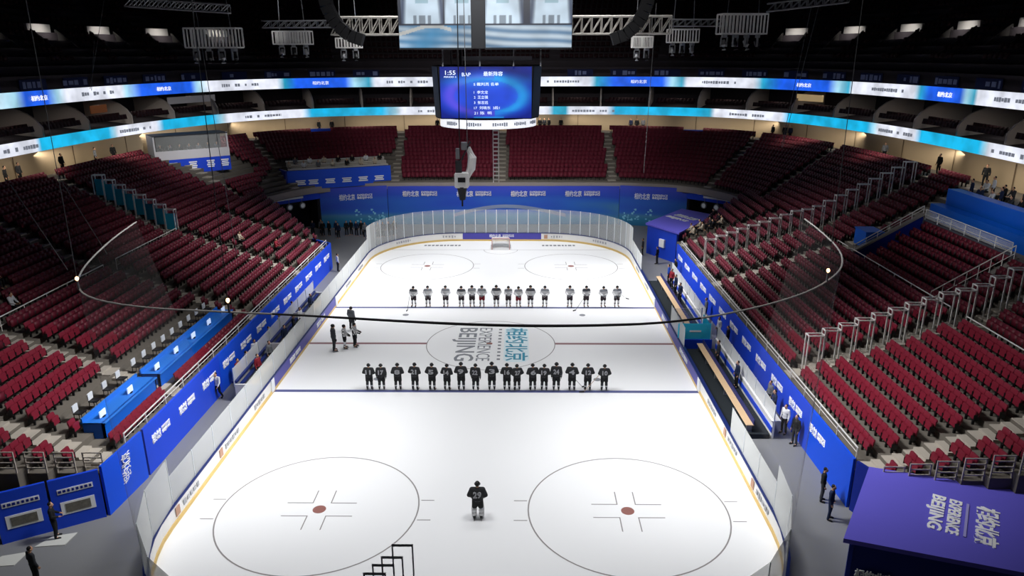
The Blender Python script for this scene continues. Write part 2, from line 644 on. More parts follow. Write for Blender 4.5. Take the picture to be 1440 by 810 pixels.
def ribbon(nm, label, a, b, z0, z1, seg, white_spans, blue_mid):
    P, _ = resample(curve(a, b, 3.4, -24), 900)
    mb = MB()
    Q = P * (1 + .35 / np.hypot(P[:, 0], P[:, 1]))[:, None]
    for i in range(899):
        mb.add([(*P[i], z0), (*P[i + 1], z0), (*P[i], z1), (*P[i + 1], z1)], [(0, 1, 3, 2)])
    for i in range(0, 899, 1):
        mb.add([(*P[i], z1), (*P[i + 1], z1), (*Q[i], z1), (*Q[i + 1], z1)], [(0, 1, 3, 2)], 1)
        mb.add([(*P[i], z0), (*P[i + 1], z0), (*Q[i], z0), (*Q[i + 1], z0)], [(0, 2, 3, 1)], 1)
    o = mb.build(nm, [LEDM, BLACK])
    ca = o.data.color_attributes.new('picture', 'FLOAT_COLOR', 'POINT')
    cols = []
    for v in mb.v:
        cols += [*seg_col(seg, math.degrees(math.atan2(v[1], v[0])) % 360 if math.atan2(v[1], v[0]) < -1.6 else math.degrees(math.atan2(v[1], v[0]))), 1]
    ca.data.foreach_set('color', cols)
    tag(o, label, 'led screen', 'LED ribbons round the bowl')
    ang = np.degrees(np.unwrap(np.arctan2(P[:, 1], P[:, 0])))

    def place(an, w):
        i = int(np.argmin(abs(ang - an)))
        p, q = P[max(0, i - 2)], P[min(899, i + 2)]
        d = Vector((p[0] - q[0], p[1] - q[1], 0)).normalized()
        c = Vector((*P[i], (z0 + z1) / 2)) + Vector((-P[i][0], -P[i][1], 0)).normalized() * .12
        return c, d
    h = (z1 - z0)
    tm = MB()
    for an in white_spans:
        # sponsor lines: too small to read in the photograph, kept as rows of dark marks
        c, d = place(an, 6)
        rr = random.Random(int(an * 10))
        x = -2.9
        while x < 2.9:
            wd = rr.uniform(.18, .34)
            gap = .09 if rr.random() < .8 else .7
            if abs(x) < 2.9:
                hh = h * rr.uniform(.2, .3)
                cc = c + d * (x + wd / 2)
                tm.box(cc, (wd, .04, hh), math.atan2(d.y, d.x), 0)
            x += wd + gap
    tm.build('lettering', LEDINK, o)
    for an in blue_mid:
        c, d = place(an, 3)
        text('相约北京', LEDTXT, c, d, (0, 0, 1), 2.1, h * .36, o)
    return o


ribbon('led_ribbon', 'upper LED ribbon board of white and royal blue panels circling the arena', 40.45, 53.95, 15.5, 16.75, UPSEG,
       (148, 126, 104, 82, 60.5, 36.5, 15), (166, 157, 137, 115.4, 71.5, 49, 26))
ribbon('led_ribbon', 'lower LED ribbon board of white and cyan panels circling above the beige concourse', 39.1, 52.6, 11.8, 12.95, LOSEG,
       (164, 143.5, 124, 100, 89, 77.6, 56, 32, 10.5), ())

# ================================================================== the rink
HL, HW, RC = 30., 13., 8.5


def rink_outline(off=0., n=14):
    """rounded rectangle, counter-clockwise from the right side's near corner"""
    pts = []
    hl, hw, r = HL + off, HW + off, RC + off
    for cx, cy, a0 in ((hw - r, hl - r, 0), (-hw + r, hl - r, 90), (-hw + r, -hl + r, 180), (hw - r, -hl + r, 270)):
        for k in range(n + 1):
            a = math.radians(a0 + 90 * k / n)
            pts.append((cx + r * math.cos(a), cy + r * math.sin(a)))
    return pts


ice = MB().prism(rink_outline(.1), -.05, 0).build('ice_sheet', ICE)
struct(ice)


def strip(x0, x1, y0, y1, nm, mat, z=.004):
    return MB().box(((x0 + x1) / 2, (y0 + y1) / 2, z / 2), (x1 - x0, y1 - y0, z)).build(nm, mat, ice)


def ring_mark(cx, cy, r, w, nm, mat, n=72):
    mb = MB()
    for k in range(n):
        a, b = 2 * PI * k / n, 2 * PI * (k + 1) / n
        mb.add([(cx + (r + q) * math.cos(t), cy + (r + q) * math.sin(t), .005) for t in (a, b) for q in (-w / 2, w / 2)], [(0, 1, 3, 2)])
    return mb.build(nm, mat, ice)


def disc(cx, cy, r, nm, mat):
    return MB().prism([(cx + r * math.cos(k * PI / 12), cy + r * math.sin(k * PI / 12)) for k in range(24)], 0, .006).build(nm, mat, ice)


strip(-4.6 - 8.4, -4.57, -.15, .15, 'centre_line', REDLINE)
strip(4.57, 13.0, -.15, .15, 'centre_line', REDLINE)
for y in (-7.75, 7.75):
    strip(-13, 13, y - .16, y + .16, 'blue_line', BLUELINE)
for y in (-26.2, 26.2):
    strip(-11.9, 11.9, y - .03, y + .03, 'goal_line', GREYLINE)
ring_mark(0, 0, 4.57, .06, 'centre_circle', GREYLINE)
for x in (-7, 7):
    for y in (-20, 20):
        ring_mark(x, y, 4.5, .065, 'face_off_circle', GREYLINE)
        disc(x, y, .3, 'face_off_spot', SPOTRED)
        mb = MB()
        for sx in (-1, 1):
            for sy in (-1, 1):
                mb.box((x + sx * 1.0, y + sy * .5, .003), (1.2, .05, .005)).box((x + sx * .42, y + sy * 1.0, .003), (.05, 1.0, .005))
            for sy in (-.75, .75):
                mb.box((x + sx * 4.85, y + sy, .003), (.6, .05, .005))
        mb.build('hash_mark', GREYLINE, ice)
    for y in (-6, 6):
        disc(x, y, .24, 'face_off_spot', INK)
disc(-.1, 0, .22, 'centre_spot', SPOTRED)
for sy in (-1, 1):
    mb = MB()
    for k in range(16):
        a, b = PI * k / 16, PI * (k + 1) / 16
        mb.add([(1.8 * r * math.cos(t), sy * (26.2 - 1.8 * r * math.sin(t)), .004) for t in (a, b) for r in (.975, 1)], [(0, 1, 3, 2)])
    mb.build('goal_crease', GREYLINE, ice)
# lettering in the ice, running across the rink
dn, rt = (0, -1, 0), (1, 0, 0)
text('BEIJING', INK, (-1.95, 0, -.012), dn, rt, 6.2, 1.75, ice, 'ice_lettering', .012)
text('EXPERIENCE', INK, (-.45, 0, -.012), dn, rt, 6.2, .95, ice, 'ice_lettering', .0)
MB().prism([(.95, -2.9), (1.2, -3.25), (2.4, -3.25), (2.7, -2.8), (2.7, 2.8), (2.4, 3.25), (1.2, 3.25), (.95, 2.9)], 0, .004).build('ice_patch', ICEPALE, ice)
text('相约北京', ICETEAL, (1.85, 0, -.010), dn, rt, 6.1, 1.6, ice, 'ice_lettering', .015)
mb = MB()
for k in range(10):
    mb.box((.62, -2.8 + k * .62, .004), (.22, .26, .005))
mb.build('ice_lettering', INK, ice)
for xa, xb in ((-8.3, -4.4), (4.4, 7.9)):
    mb = MB()
    rr = random.Random(3)
    x = xa
    while x < xb:
        wd = rr.uniform(.2, .42)
        mb.box((x + wd / 2, 28.0, .004), (wd, .55, .005))
        x += wd + .12
    mb.build('ice_lettering', INK, ice)

# ------------------------------------------------------------------ boards
boards = thing('rink_boards', 'white dasher boards with yellow kick plate and clear shield ringing the ice', 'boards', (0, 0, 0))


def shell(off0, off1, z0, z1, nm, mat, sel=None):
    A, B = rink_outline(off0), rink_outline(off1)
    n = len(A)
    mb = MB()
    for i in range(n):
        a, b, c, d = A[i], A[(i + 1) % n], B[(i + 1) % n], B[i]
        if math.dist(a, b) < .01:
            continue
        m = max(1, int(math.dist(a, b) / 1.5))
        for k in range(m):
            f, g = k / m, (k + 1) / m
            L = lambda p, q, t: (p[0] + (q[0] - p[0]) * t, p[1] + (q[1] - p[1]) * t)
            quad = (L(a, b, f), L(a, b, g), L(d, c, g), L(d, c, f))
            mx, my = (quad[0][0] + quad[1][0]) / 2, (quad[0][1] + quad[1][1]) / 2
            if sel and not sel(mx, my):
                continue
            mb.prism(quad, z0, z1)
    return mb.build(nm, mat, boards)


shell(.02, .16, .2, .87, 'board_wall', WHITEBOARD)
shell(-.02, .16, 0, .2, 'kick_plate', YELLOW)
shell(-.02, .2, .87, .92, 'cap_rail', NAVY)


def purple(x, y):
    return abs(y) < 7.6 or (y > 29.9 and abs(x) < 4.4)


for nm, x0, x1, y0, y1 in (('penalty_side_panel', -13.015, -12.975, -8.1, 8.1), ('bench_side_panel', 12.975, 13.015, -7.8, 7.8), ('end_panel', -4.3, 4.35, 29.97, 30.01)):
    b = MB().box(((x0 + x1) / 2, (y0 + y1) / 2, .535), (x1 - x0, y1 - y0, .66)).build(nm, PURPLE, boards)
    b['label'] = 'purple advertising panel'
for x, y in ((-12.97, -8.0), (-12.97, 8.0), (12.97, -7.75), (12.97, 7.75)):
    MB().box((x, y, .5), (.06, .5, .78)).build('door_post', WHITE, boards)
for y in (-3.4, 3.2):
    event_logo(WHITE, (-12.96, y, .55), (0, 1, 0), (0, 0, 1), 2.4, .36, boards)
    event_logo(WHITE, (12.96, y, .55), (0, -1, 0), (0, 0, 1), 2.4, .36, boards)
event_logo(WHITE, (0, 29.96, .6), (1, 0, 0), (0, 0, 1), 2.8, .36, boards)
# sponsor marks on the white boards
PRINT = M('print_grey', '#a9aaaf', .6)
PRINTR = M('print_rust', '#b99078', .6)


def board_mark(x, y, d, w, seed, badge=None):
    rr = random.Random(seed)
    d = Vector((*d, 0)).normalized()
    a = math.atan2(d.y, d.x)
    mb = MB()
    t = -w / 2
    while t < w / 2:
        wd = rr.uniform(.16, .34)
        mb.box(Vector((x, y, .54)) + d * (t + wd / 2), (wd * .8, .03, rr.uniform(.16, .28)), a, 0)
        t += wd + .08
    if badge:
        mb.box(Vector((x, y, .54)) + d * (-w / 2 - .55), (.38, .03, .42), a, 1)
    mb.build('lettering', [PRINT, PRINTR], boards)


for k, y in enumerate((-19.5, -14.6, -10.3, 12.5, 17.5)):
    board_mark(-12.985, y, (0, 1), 1.7, k, badge=k in (0, 1))
    board_mark(12.985, y - .5, (0, -1), 1.7, k + 9, badge=k in (0, 1))
board_mark(-6.3, 29.9 - .12, (1, 0), 2.6, 31)
board_mark(6.6, 29.9 - .15, (1, 0), 2.4, 32, True)
c45 = math.cos(PI / 4)
for sx, dd in ((-1, (1, 1)), (1, (1, -1))):
    board_mark(sx * (4.5 + 8.48 * c45), 21.5 + 8.48 * c45, dd, 1.8, 40 + sx)

# ------------------------------------------------------------------ shield: one clear panel after another, with posts
def along_outline(off):
    P = rink_outline(off, 10)
    P.append(P[0])
    return P


P = along_outline(.1)
cum = [0]
for a, b in zip(P, P[1:]):
    cum.append(cum[-1] + math.dist(a, b))
tot = cum[-1]


def pt(s_):
    s_ %= tot
    for i in range(len(cum) - 1):
        if cum[i] <= s_ <= cum[i + 1] and cum[i + 1] > cum[i]:
            f = (s_ - cum[i]) / (cum[i + 1] - cum[i])
            return (P[i][0] + (P[i + 1][0] - P[i][0]) * f, P[i][1] + (P[i + 1][1] - P[i][1]) * f)
    return P[-1]


ps, q_ = [], 0.
while q_ < tot - .4:
    ps.append(pt(q_))
    q_ += 1.16 if ps[-1][1] > 20.5 else 2.3
ps.append(ps[0])
npan = len(ps) - 1


def ghigh(y):
    return 3.5 if y > 21 else 3.15 if y < -20.6 else 2.3


for k in range(npan):
    a, b = ps[k], ps[k + 1]
    xm, ym = (a[0] + b[0]) / 2, (a[1] + b[1]) / 2
    if xm > 12.5 and -13.5 < ym < 14.5 and not (-3.2 < ym < 1.8):
        continue                       # the benches stand open to the ice
    z1 = ghigh(ym)
    d = math.dist(a, b)
    an = math.atan2(b[1] - a[1], b[0] - a[0])
    g = MB().box((xm, ym, (.92 + z1) / 2), (d - .05, .015, z1 - .92), an).build('glass_panel', GLASS, boards)
    far = ym > 12
    MB().box((a[0], a[1], (.9 + z1) / 2), (.07 if far else .035, .04, z1 - .9), an).build('stanchion', STANCH, boards)

# ================================================================== blue hoardings in front of the stands
def hoarding(label, pts, z1, cols, logos, cap=True, name='advertising_hoarding', flip=False):
    """a run of upright printed panels along a line of points; logos: (segment, fraction, width, height, z)"""
    t = thing(name, label, 'hoarding', (pts[0][0], pts[0][1], -.02))
    o = Vector((pts[0][0], pts[0][1], -.02))
    for i, (a, b) in enumerate(zip(pts, pts[1:])):
        d = Vector((b[0] - a[0], b[1] - a[1], 0))
        an = math.atan2(d.y, d.x)
        m = Vector(((a[0] + b[0]) / 2, (a[1] + b[1]) / 2, 0)) - Vector((o.x, o.y, 0))
        MB().box((m.x, m.y, z1 / 2), (d.length - .01, .12, z1), an).build('panel', cols[i % len(cols)], t)
    for seg, f, w, h, z in logos:
        a, b = Vector((*pts[seg], 0)), Vector((*pts[seg + 1], 0))
        d = (b - a).normalized() * (-1 if flip else 1)
        n = d.cross(Vector((0, 0, 1)))
        c = a + (b - a) * f + n * .07 + Vector((0, 0, z))
        event_logo(LETTER, c, d, (0, 0, 1), w, h, t)
    return t


nl = 12
ylog = [-15.6 + 36.0 / nl * k for k in range(nl)]
hoarding('long royal blue hoarding with white lettering below the stand beside the penalty boxes', [(-16.15, -17.2), (-16.15, -8.0), (-16.15, 3), (-16.15, 19.2)], 2.5, [BLUE, BLUE2, BLUE],
         [((0 if y < -8 else 1 if y < 3 else 2), ((y + 17.2) / 9.2 if y < -8 else (y + 8) / 11 if y < 3 else (y - 3) / 16.2), 1.95, .5, 1.55) for y in ylog], flip=False)
hoarding('short blue hoarding turned back from the far end of the penalty side hoarding', [(-16.15, 19.35), (-18.6, 21.2)], 2.5, [BLUE2], [(0, .4, 1.4, .5, 1.9)], flip=True)
hoarding('tilted blue hoarding corner with upright white lettering near the white image boards', [(-16.35, -20.5), (-16.15, -17.35)], 2.5, [BLUE2], [])
t = bpy.data.objects[[o.name for o in C.objects if o.name.startswith('advertising_hoarding')][-1]]
text('相约北京', LETTER, (-16.17, -18.9, 1.45), (.06, .06, 1), (-.06, -1, 0), 1.5, .7, t)
ylog = [17.2 - 36.0 / nl * k for k in range(nl)]
hoarding('long royal blue hoarding with white lettering below the stand behind the team benches', [(17.0, 19.0), (17.0, 4), (17.0, -14.6), (17.05, -19.6)], 2.5, [BLUE, BLUE, BLUE2],
         [((0 if y > 4 else 1 if y > -14.6 else 2), ((19 - y) / 15 if y > 4 else (4 - y) / 18.6 if y > -14.6 else (-14.6 - y) / 5), 1.95, .5, 1.55) for y in ylog])
hoarding('dark blue end panel joining the bench side hoarding to the nearer purple canopy', [(17.1, -19.75), (17.7, -21.2)], 2.5, [BLUE_D], [])

# rail on top of the side hoardings: part of each stand's front, a thing of its own
for s, nm, y0, y1 in ((-1, 'penalty box', -18.2, 19.), (1, 'team bench', -19.2, 18.8)):
    x = 16.45 if s < 0 else 17.3
    t = thing('guard_rail', 'long thin pale rail along the front row of the stand on the %s side' % nm, 'rail', (s * x, y0, 2.2))
    L = y1 - y0
    MB().box((0, L / 2, .62), (.05, L, .05)).build('top_rail', STEEL, t)
    MB().box((0, L / 2, .38), (.03, L, .03)).build('middle_rail', STEEL, t)
    for k in range(19):
        MB().box((0, L * k / 18, .05), (.05, .05, 1.15)).build('post', STEEL, t)

# the small image boards at the near corner
CREAM = M('board_cream', '#cfc8b4', .7)
PATT = M('board_pattern', '#6d6a62', .7, noise=.5, scale=9)
p0, p1 = Vector((-16.45, -20.55, 0)), Vector((-21.6, -23.6, 0))
d = (p1 - p0).normalized()
an = math.atan2(d.y, d.x)
nrm = Vector((-d.y, d.x, 0))
if nrm.y > 0:
    nrm = -nrm
for k, (lab, mat, pat) in enumerate((('blue partition board with a white strip and a grey patterned picture, next to the hoarding corner', WHITE, 1),
                                     ('blue partition board with a white strip and a grey patterned picture, behind the standing man', WHITE, 1),
                                     ('blue partition board with a white strip and a plain cream panel, at the frame edge', CREAM, 0))):
    c = p0 + d * (.95 + 2.0 * k)
    t = thing('partition_board', lab, 'board', (c.x, c.y, -.02))
    MB().box((0, 0, 1.2), (1.9, .14, 2.4), an).build('panel', BLUE_D if k == 2 else BLUE, t)
    MB().box(Vector((0, 0, 1.78)) + nrm * .075, (1.35, .02, .24), an).build('title_strip', WHITE, t)
    rr = random.Random(k)
    lb = MB()
    for q in range(8):
        lb.box(Vector((0, 0, 1.78)) + nrm * .09 - d * (-.58 + q * .165), (rr.uniform(.07, .13), .01, .12), an)
    lb.build('lettering', BLUE_D, t)
    MB().box(Vector((0, 0, .95)) + nrm * .075, (1.3, .02, .62), an).build('picture', mat, t)
    if pat:
        MB().box(Vector((0, 0, .95)) + nrm * .09, (.95, .02, .42), an).build('picture_print', PATT, t)
for k, (x, y, lab) in enumerate(((-17.7, -22.3, 'pale triangular mat on the floor at the foot of the image boards behind the man'),
                                 (-19.0, -23.6, 'pale mat on the floor at the frame edge in front of the cream board'))):
    m = MB().prism([(-.7, -.3), (.5, -.45), (.75, .35), (-.2, .3)], 0, .03).build('floor_mat', M('mat_pale', '#c4c5c0', .8), loc=(x, y, -.02), rz=.25)
    tag(m, lab, 'mat')

# ------------------------------------------------------------------ the end wall
MURAL = bpy.data.materials.new('mural_print')
MURAL.use_nodes = True
nt = MURAL.node_tree
b = nt.nodes['Principled BSDF']
b.inputs['Roughness'].default_value = .6
geo = nt.nodes.new('ShaderNodeTexCoord')
sep = nt.nodes.new('ShaderNodeSeparateXYZ')
wv = nt.nodes.new('ShaderNodeTexWave')
wv.inputs['Scale'].default_value = .10
wv.inputs['Distortion'].default_value = 3.5
wv.inputs['Detail'].default_value = 1
wv.bands_direction = 'Z'
ad = nt.nodes.new('ShaderNodeMath')
ad.operation = 'MULTIPLY_ADD'
ad.inputs[1].default_value = 1.3
ramp = nt.nodes.new('ShaderNodeValToRGB')
cr = ramp.color_ramp
cr.elements[0].position, cr.elements[0].color = 0.0, lin('#1e6f9e')
cr.elements[1].position, cr.elements[1].color = 1.0, lin('#3c50d2')
for pos, h in ((.22, '#2f86b4'), (.38, '#4f8fc0'), (.5, '#2a6cd0'), (.66, '#2650cc')):
    e = cr.elements.new(pos)
    e.color = lin(h)
mr = nt.nodes.new('ShaderNodeMapRange')
mr.inputs['From Max'].default_value = 5.6
nt.links.new(geo.outputs['Object'], sep.inputs[0])
nt.links.new(geo.outputs['Object'], wv.inputs['Vector'])
nt.links.new(wv.outputs['Fac'], ad.inputs[0])
nt.links.new(sep.outputs['Z'], ad.inputs[2])
nt.links.new(ad.outputs[0], mr.inputs['Value'])
nt.links.new(mr.outputs['Result'], ramp.inputs['Fac'])
nt.links.new(ramp.outputs['Color'], b.inputs['Base Color'])

t = thing('mural_wall', 'wide blue mural wall with four white letterings behind the far goal', 'mural', (0, 38.4, 0))
MB().box((0, .1, 2.3), (27.8, .2, 4.65)).build('panel', MURAL, t)
for x in (-10.6, -4.1, 2.4, 8.9):
    event_logo(LETTER, (x + .6, 38.28, 3.75), (1, 0, 0), (0, 0, 1), 4.3, .72, t)
sw = MB()
pts = [(-6 + k * .9, -.03, .9 + 1.25 * math.sin(PI * (k / 15)) * (1 - .25 * k / 15)) for k in range(16)]
for a, b_ in zip(pts, pts[1:]):
    sw.add([(a[0], -.03, a[2]), (b_[0], -.03, b_[2]), (b_[0], -.03, b_[2] + .42), (a[0], -.03, a[2] + .42)], [(0, 1, 2, 3)])
sw.build('swoosh', M('swoosh_peach', '#8f9fc0', .6), t)
SPARK = M('spark_pale', '#8fd3ee', .6)
for sx, lab in ((-1, 'angled blue mural panel with pale squares beside the far corner tunnel with the standing crowd'), (1, 'angled blue mural panel beside the far purple canopy')):
    t = thing('mural_wall', lab, 'mural', (sx * 13.95, 38.35, 0))
    dx, dy = sx * 7.6, -2.0
    an = math.atan2(dy, dx)
    L = math.hypot(dx, dy)
    MB().box((dx / 2, dy / 2, 2.35), (L, .2, 4.75), an).build('panel', MURAL, t)
    n = Vector((-dy, dx, 0)).normalized()
    if n.y > 0:
        n = -n
    dr = Vector((dx, dy, 0)).normalized() * sx
    event_logo(LETTER, Vector((sx * 13.95 + dx * .47, 38.35 + dy * .47, 3.55)) + n * .12, dr, (0, 0, 1), 4.0, .75, t)
    rr = random.Random(4)
    sq = MB()
    for k in range(26):
        f = rr.uniform(.06, .52)
        sq.box(Vector((dx * f, dy * f, rr.uniform(.5, 2.0))) + n * .11, (rr.uniform(.1, .28), .02, rr.uniform(.1, .26)), an, 0)
    sq.build('pale_square', SPARK, t)
# parapet on top of the end wall
mb = MB()
A = ring(-.02)
for i in range(399):
    a, b_ = A[i], A[i + 1]
    if a[1] < 20 or (abs(a[0]) > 25.6):
        continue
    mb.prism([tuple(a), tuple(b_), tuple(b_ * 1.006), tuple(a * 1.006)], 4.3, 5.02)
struct(mb.build('trim_parapet', M('parapet_grey', '#a59b94', .8)))

# ------------------------------------------------------------------ corner tunnels
LAMP = M('round_lamp_white', '#b9bec6', .5, emit=.12)
for s, lab in ((-1, 'blue fascia over the dark corner tunnel at the far end beside the penalty side stand'), (1, 'blue fascia over the dark corner tunnel behind the far purple canopy')):
    x0, y0, x1, y1 = s * 21.5, 36.2, s * 27.2, 30.6
    t = thing('tunnel_portal', lab, 'portal', (x0, y0, 0))
    dx, dy = x1 - x0, y1 - y0
    an, L = math.atan2(dy, dx), math.hypot(dx, dy)
    n = Vector((-s * abs(dy), -abs(dx), 0)).normalized()
    MB().box((dx / 2, dy / 2, 4.0), (L, .25, .85), an).build('fascia', BLUE, t)
    MB().box(Vector((dx / 2, dy / 2, 4.05)) + n * .14, (L * .45, .02, .22), an).build('lettering', LETTER, t)
    MB().box(Vector((dx / 2, dy / 2, 1.8)) - n * 2.2, (L * 1.1, .2, 3.6), an).build('back_wall', BLACK, t)
    MB().box(Vector((dx * .04, dy * .04, 1.8)) - n * 1.0, (.25, 2.2, 3.6), an).build('side_wall', BLACK, t)
    for k, f in enumerate((.3, .5, .7)):
        c = Vector((x0 + dx * f, y0 + dy * f, 3.1)) + n * .1
        lt = thing('round_lamp', 'round white lamp hanging in the %s corner tunnel mouth, %s from the mural' % ('penalty side' if s < 0 else 'bench side', ORD[k]), 'lamp', c, 0, 'round lamps in the tunnel mouths')
        an2 = math.atan2(n.y, n.x)
        MB().tube([n * 0, n * .18], .36, 14).build('housing', GREYSTEEL, lt)
        MB().tube([n * .18, n * .2], .24, 14).build('lens', LAMP, lt)
        MB().box((0, 0, .55), (.08, .08, .6)).build('bracket', GREYSTEEL, lt)

# ------------------------------------------------------------------ purple canopies over the player tunnels
def canopy(label, Q, z1, z0, wall_faces, thick=.18):
    cx, cy = Q[0]
    t = thing('tunnel_canopy', label, 'canopy', (cx, cy, -.02))
    P = [(x - cx, y - cy) for x, y in Q]
    MB().prism(P, z1 - thick, z1).build('roof', PURP_ROOF, t)
    for nm, i, j, mat in wall_faces:
        a, b_ = Vector((*P[i], 0)), Vector((*P[j], 0))
        d_ = b_ - a
        m = (a + b_) / 2
        c = Vector((sum(p[0] for p in P) / 4, sum(p[1] for p in P) / 4, 0))
        inw = (c - m).normalized() * .3
        MB().box((m.x + inw.x, m.y + inw.y, (z0 + z1 - thick) / 2), (d_.length - .4, .12, z1 - thick - z0), math.atan2(d_.y, d_.x)).build(nm, mat, t)
    return t


NQ = [(13.85, -25.9), (16.95, -21.05), (24.4, -23.5), (21.3, -28.4)]
t = canopy('large purple canopy with white lettering over the near tunnel beside the bench side stand', NQ, 3.0, 0, (('drape', 0, 3, BLUE_D), ('drape', 1, 2, BLUE_D), ('side_wall', 0, 1, BLUE_D)))
r = (Vector((13.85, -25.9, 0)) - Vector((16.95, -21.05, 0))).normalized()
u = Vector((0, 0, 1)).cross(r)
if u.x < 0:
    u = -u
c = (Vector(NQ[0]) + Vector(NQ[1]) + Vector(NQ[2]) + Vector(NQ[3])) / 4
c = Vector((c.x, c.y, 3.0)) + u * .1
ct = Vector((18.62, -24.62, 3.0))
text('BEIJING', LETTER, ct - u * .72 - Vector((0, 0, .01)), r, u, 2.55, .62, t, bold=.03)
text('EXPERIENCE', LETTER, ct - u * .08 - Vector((0, 0, .01)), r, u, 2.5, .44, t, bold=.03)
MB().box((ct.x - NQ[0][0] + u.x * .32, ct.y - NQ[0][1] + u.y * .32, 3.03), (2.4, .09, .02), math.atan2(r.y, r.x)).build('lettering', M('line_lilac', '#a9a4e0', .6), t)
text('相约北京', LETTER, ct + u * 1.0 - Vector((0, 0, .01)), r, u, 2.7, .78, t, bold=.03)
dd = (Vector(NQ[3]) - Vector(NQ[0])).normalized()
text('相约北京', LETTER, Vector((NQ[0][0], NQ[0][1], 1.55)) + Vector((dd.x, dd.y, 0)) * 1.15 + Vector((.12, .2, 0)) + Vector((dd.y, -dd.x, 0)) * .13, (dd.x, dd.y, 0), (0, 0, 1), 1.3, .4, t, bold=.03)

FQ = [(14.9, 25.0), (20.1, 32.2), (22.9, 28.9), (17.4, 20.6)]
t = canopy('small purple canopy with white lettering over the far tunnel below the angled mural', FQ, 3.2, 0, (('drape', 0, 3, BLUE), ('drape', 3, 2, BLUE_D)))
r = (Vector(FQ[3]) - Vector(FQ[0])).normalized()
ce = Vector((19.1, 27.3, 3.2))
u = Vector((0, 0, 1)).cross(Vector((r.x, r.y, 0)))
text('BEIJING', LETTER, ce - u * .75, (r.x, r.y, 0), u, 3.0, .8, t, bold=.03)
text('相约北京', LETTER, ce + u * .6, (r.x, r.y, 0), u, 3.2, 1.0, t, bold=.03)
m = (Vector(FQ[0]) + Vector(FQ[3])) / 2
MB().box((m.x - FQ[0][0] + .12, m.y - FQ[0][1] + .02, 1.6), (.75, .2, .8), math.atan2(r.y, r.x)).build('lettering', LETTER, t)

# ------------------------------------------------------------------ press desks and platforms in the stands
CHAIRW = M('chair_white', '#e2e6ea', .5)


def chair(x, y, z, rz, lab, grp):
    t = thing('office_chair', lab, 'chair', (x, y, z), rz, grp)
    MB().rbox((0, 0, .42), (.44, .42, .06), .02).build('seat', BLACK, t)
    MB().rbox((0, .2, .66), (.42, .05, .36), .02).build('backrest', CHAIRW, t)
    for sx in (-.18, .18):
        for sy in (-.18, .18):
            MB().tube([(sx, sy, .43), (sx * 1.1, sy * 1.1, 0)], .018, 5).build('leg', BLACK, t)
    return t


SCREEN = M('monitor_glow', '#cfe2ff', .4, emit=.5)
nch = 0
for (ya, yb, lab, nc) in ((-17.6, -12.4, 'shorter blue press desk on the penalty side front rows, nearer the hoarding corner', 4), (-12.0, -1.4, 'longer blue press desk on the penalty side front rows, beyond the shorter one', 9)):
    t = thing('press_desk', lab, 'desk', (-18.2, (ya + yb) / 2, 2.2))
    L = yb - ya
    MB().box((.45, 0, .35), (.1, L, 1.0)).build('front_panel', DESKBLUE, t)
    MB().box((0, 0, .82), (1.2, L, .06)).build('worktop', DESKTOP, t)
    for sy in (-1, 1):
        MB().box((0, sy * (L / 2 - .05), .35), (1.0, .1, .95)).build('side_panel', DESKBLUE, t)
    MB().box((-.52, 0, .95), (.08, L, .22)).build('back_ledge', DESKTOP, t)
    for k in range(nc):
        y = ya + L * (k + .5) / nc
        nch += 1
        chair(-19.15, y, 2.85, PI / 2, 'white chair in the row behind the %s blue press desk, %s from the near end' % (lab.split()[0], ORD[k]), 'white chairs behind the press desks')
        if k % 2 == 0:
            mt = thing('monitor', 'small bright monitor on the %s blue press desk, %s from the near end' % (lab.split()[0], ORD[k // 2]), 'monitor', (-18.05, y, 3.05), 0, 'monitors on the press desks')
            MB().box((0, 0, .2), (.05, .5, .32)).build('screen', SCREEN, mt)
            MB().box((0, 0, .03), (.16, .2, .06)).build('foot', BLACK, mt)

# broadcast platform above the far penalty side corner
t = thing('broadcast_platform', 'blue draped commentary platform with pale desks above the far corner tunnel', 'platform', (-19.1, 37.0, 4.75))
dx, dy = 10.9, 4.6
an = math.atan2(dy, dx)
MB().box((0, 0, 1.15), (12.0, .2, 2.2), an).build('front_drape', BLUE2, t)
MB().box((-6.0 * math.cos(an) - .75, -6.0 * math.sin(an) + 1.0, 1.15), (2.6, .2, 2.2), an + PI / 2 + .2).build('side_drape', BLUE_D, t)
MB().box((-.7, 1.75, 1.75), (11.8, 3.2, .2), an).build('deck', DARK, t)
PALE = M('desk_pale', '#c9c3b8', .6, noise=.2, scale=3)
for k in range(3):
    MB().box((-.2 - .42 * k, .45 + 1.05 * k, 2.35 + .3 * k), (11.6, .7, .12), an).build('desk_row', PALE, t)
    MB().box((-.1 - .42 * k, .25 + 1.05 * k, 2.12 + .3 * k), (11.6, .06, .5), an).build('desk_front', PALE, t)
for f in (-.38, -.26, -.1, .06, .22, .38):
    c = Vector((f * 12 * math.cos(an), f * 12 * math.sin(an), .85)) + Vector((math.sin(an), -math.cos(an), 0)) * .12
    mb = MB()
    for q in range(3):
        mb.box(c + Vector((0, 0, .22 - .2 * q)), (1.1 - .2 * (q % 2), .03, .14), an)
    mb.build('lettering', LETTER, t)

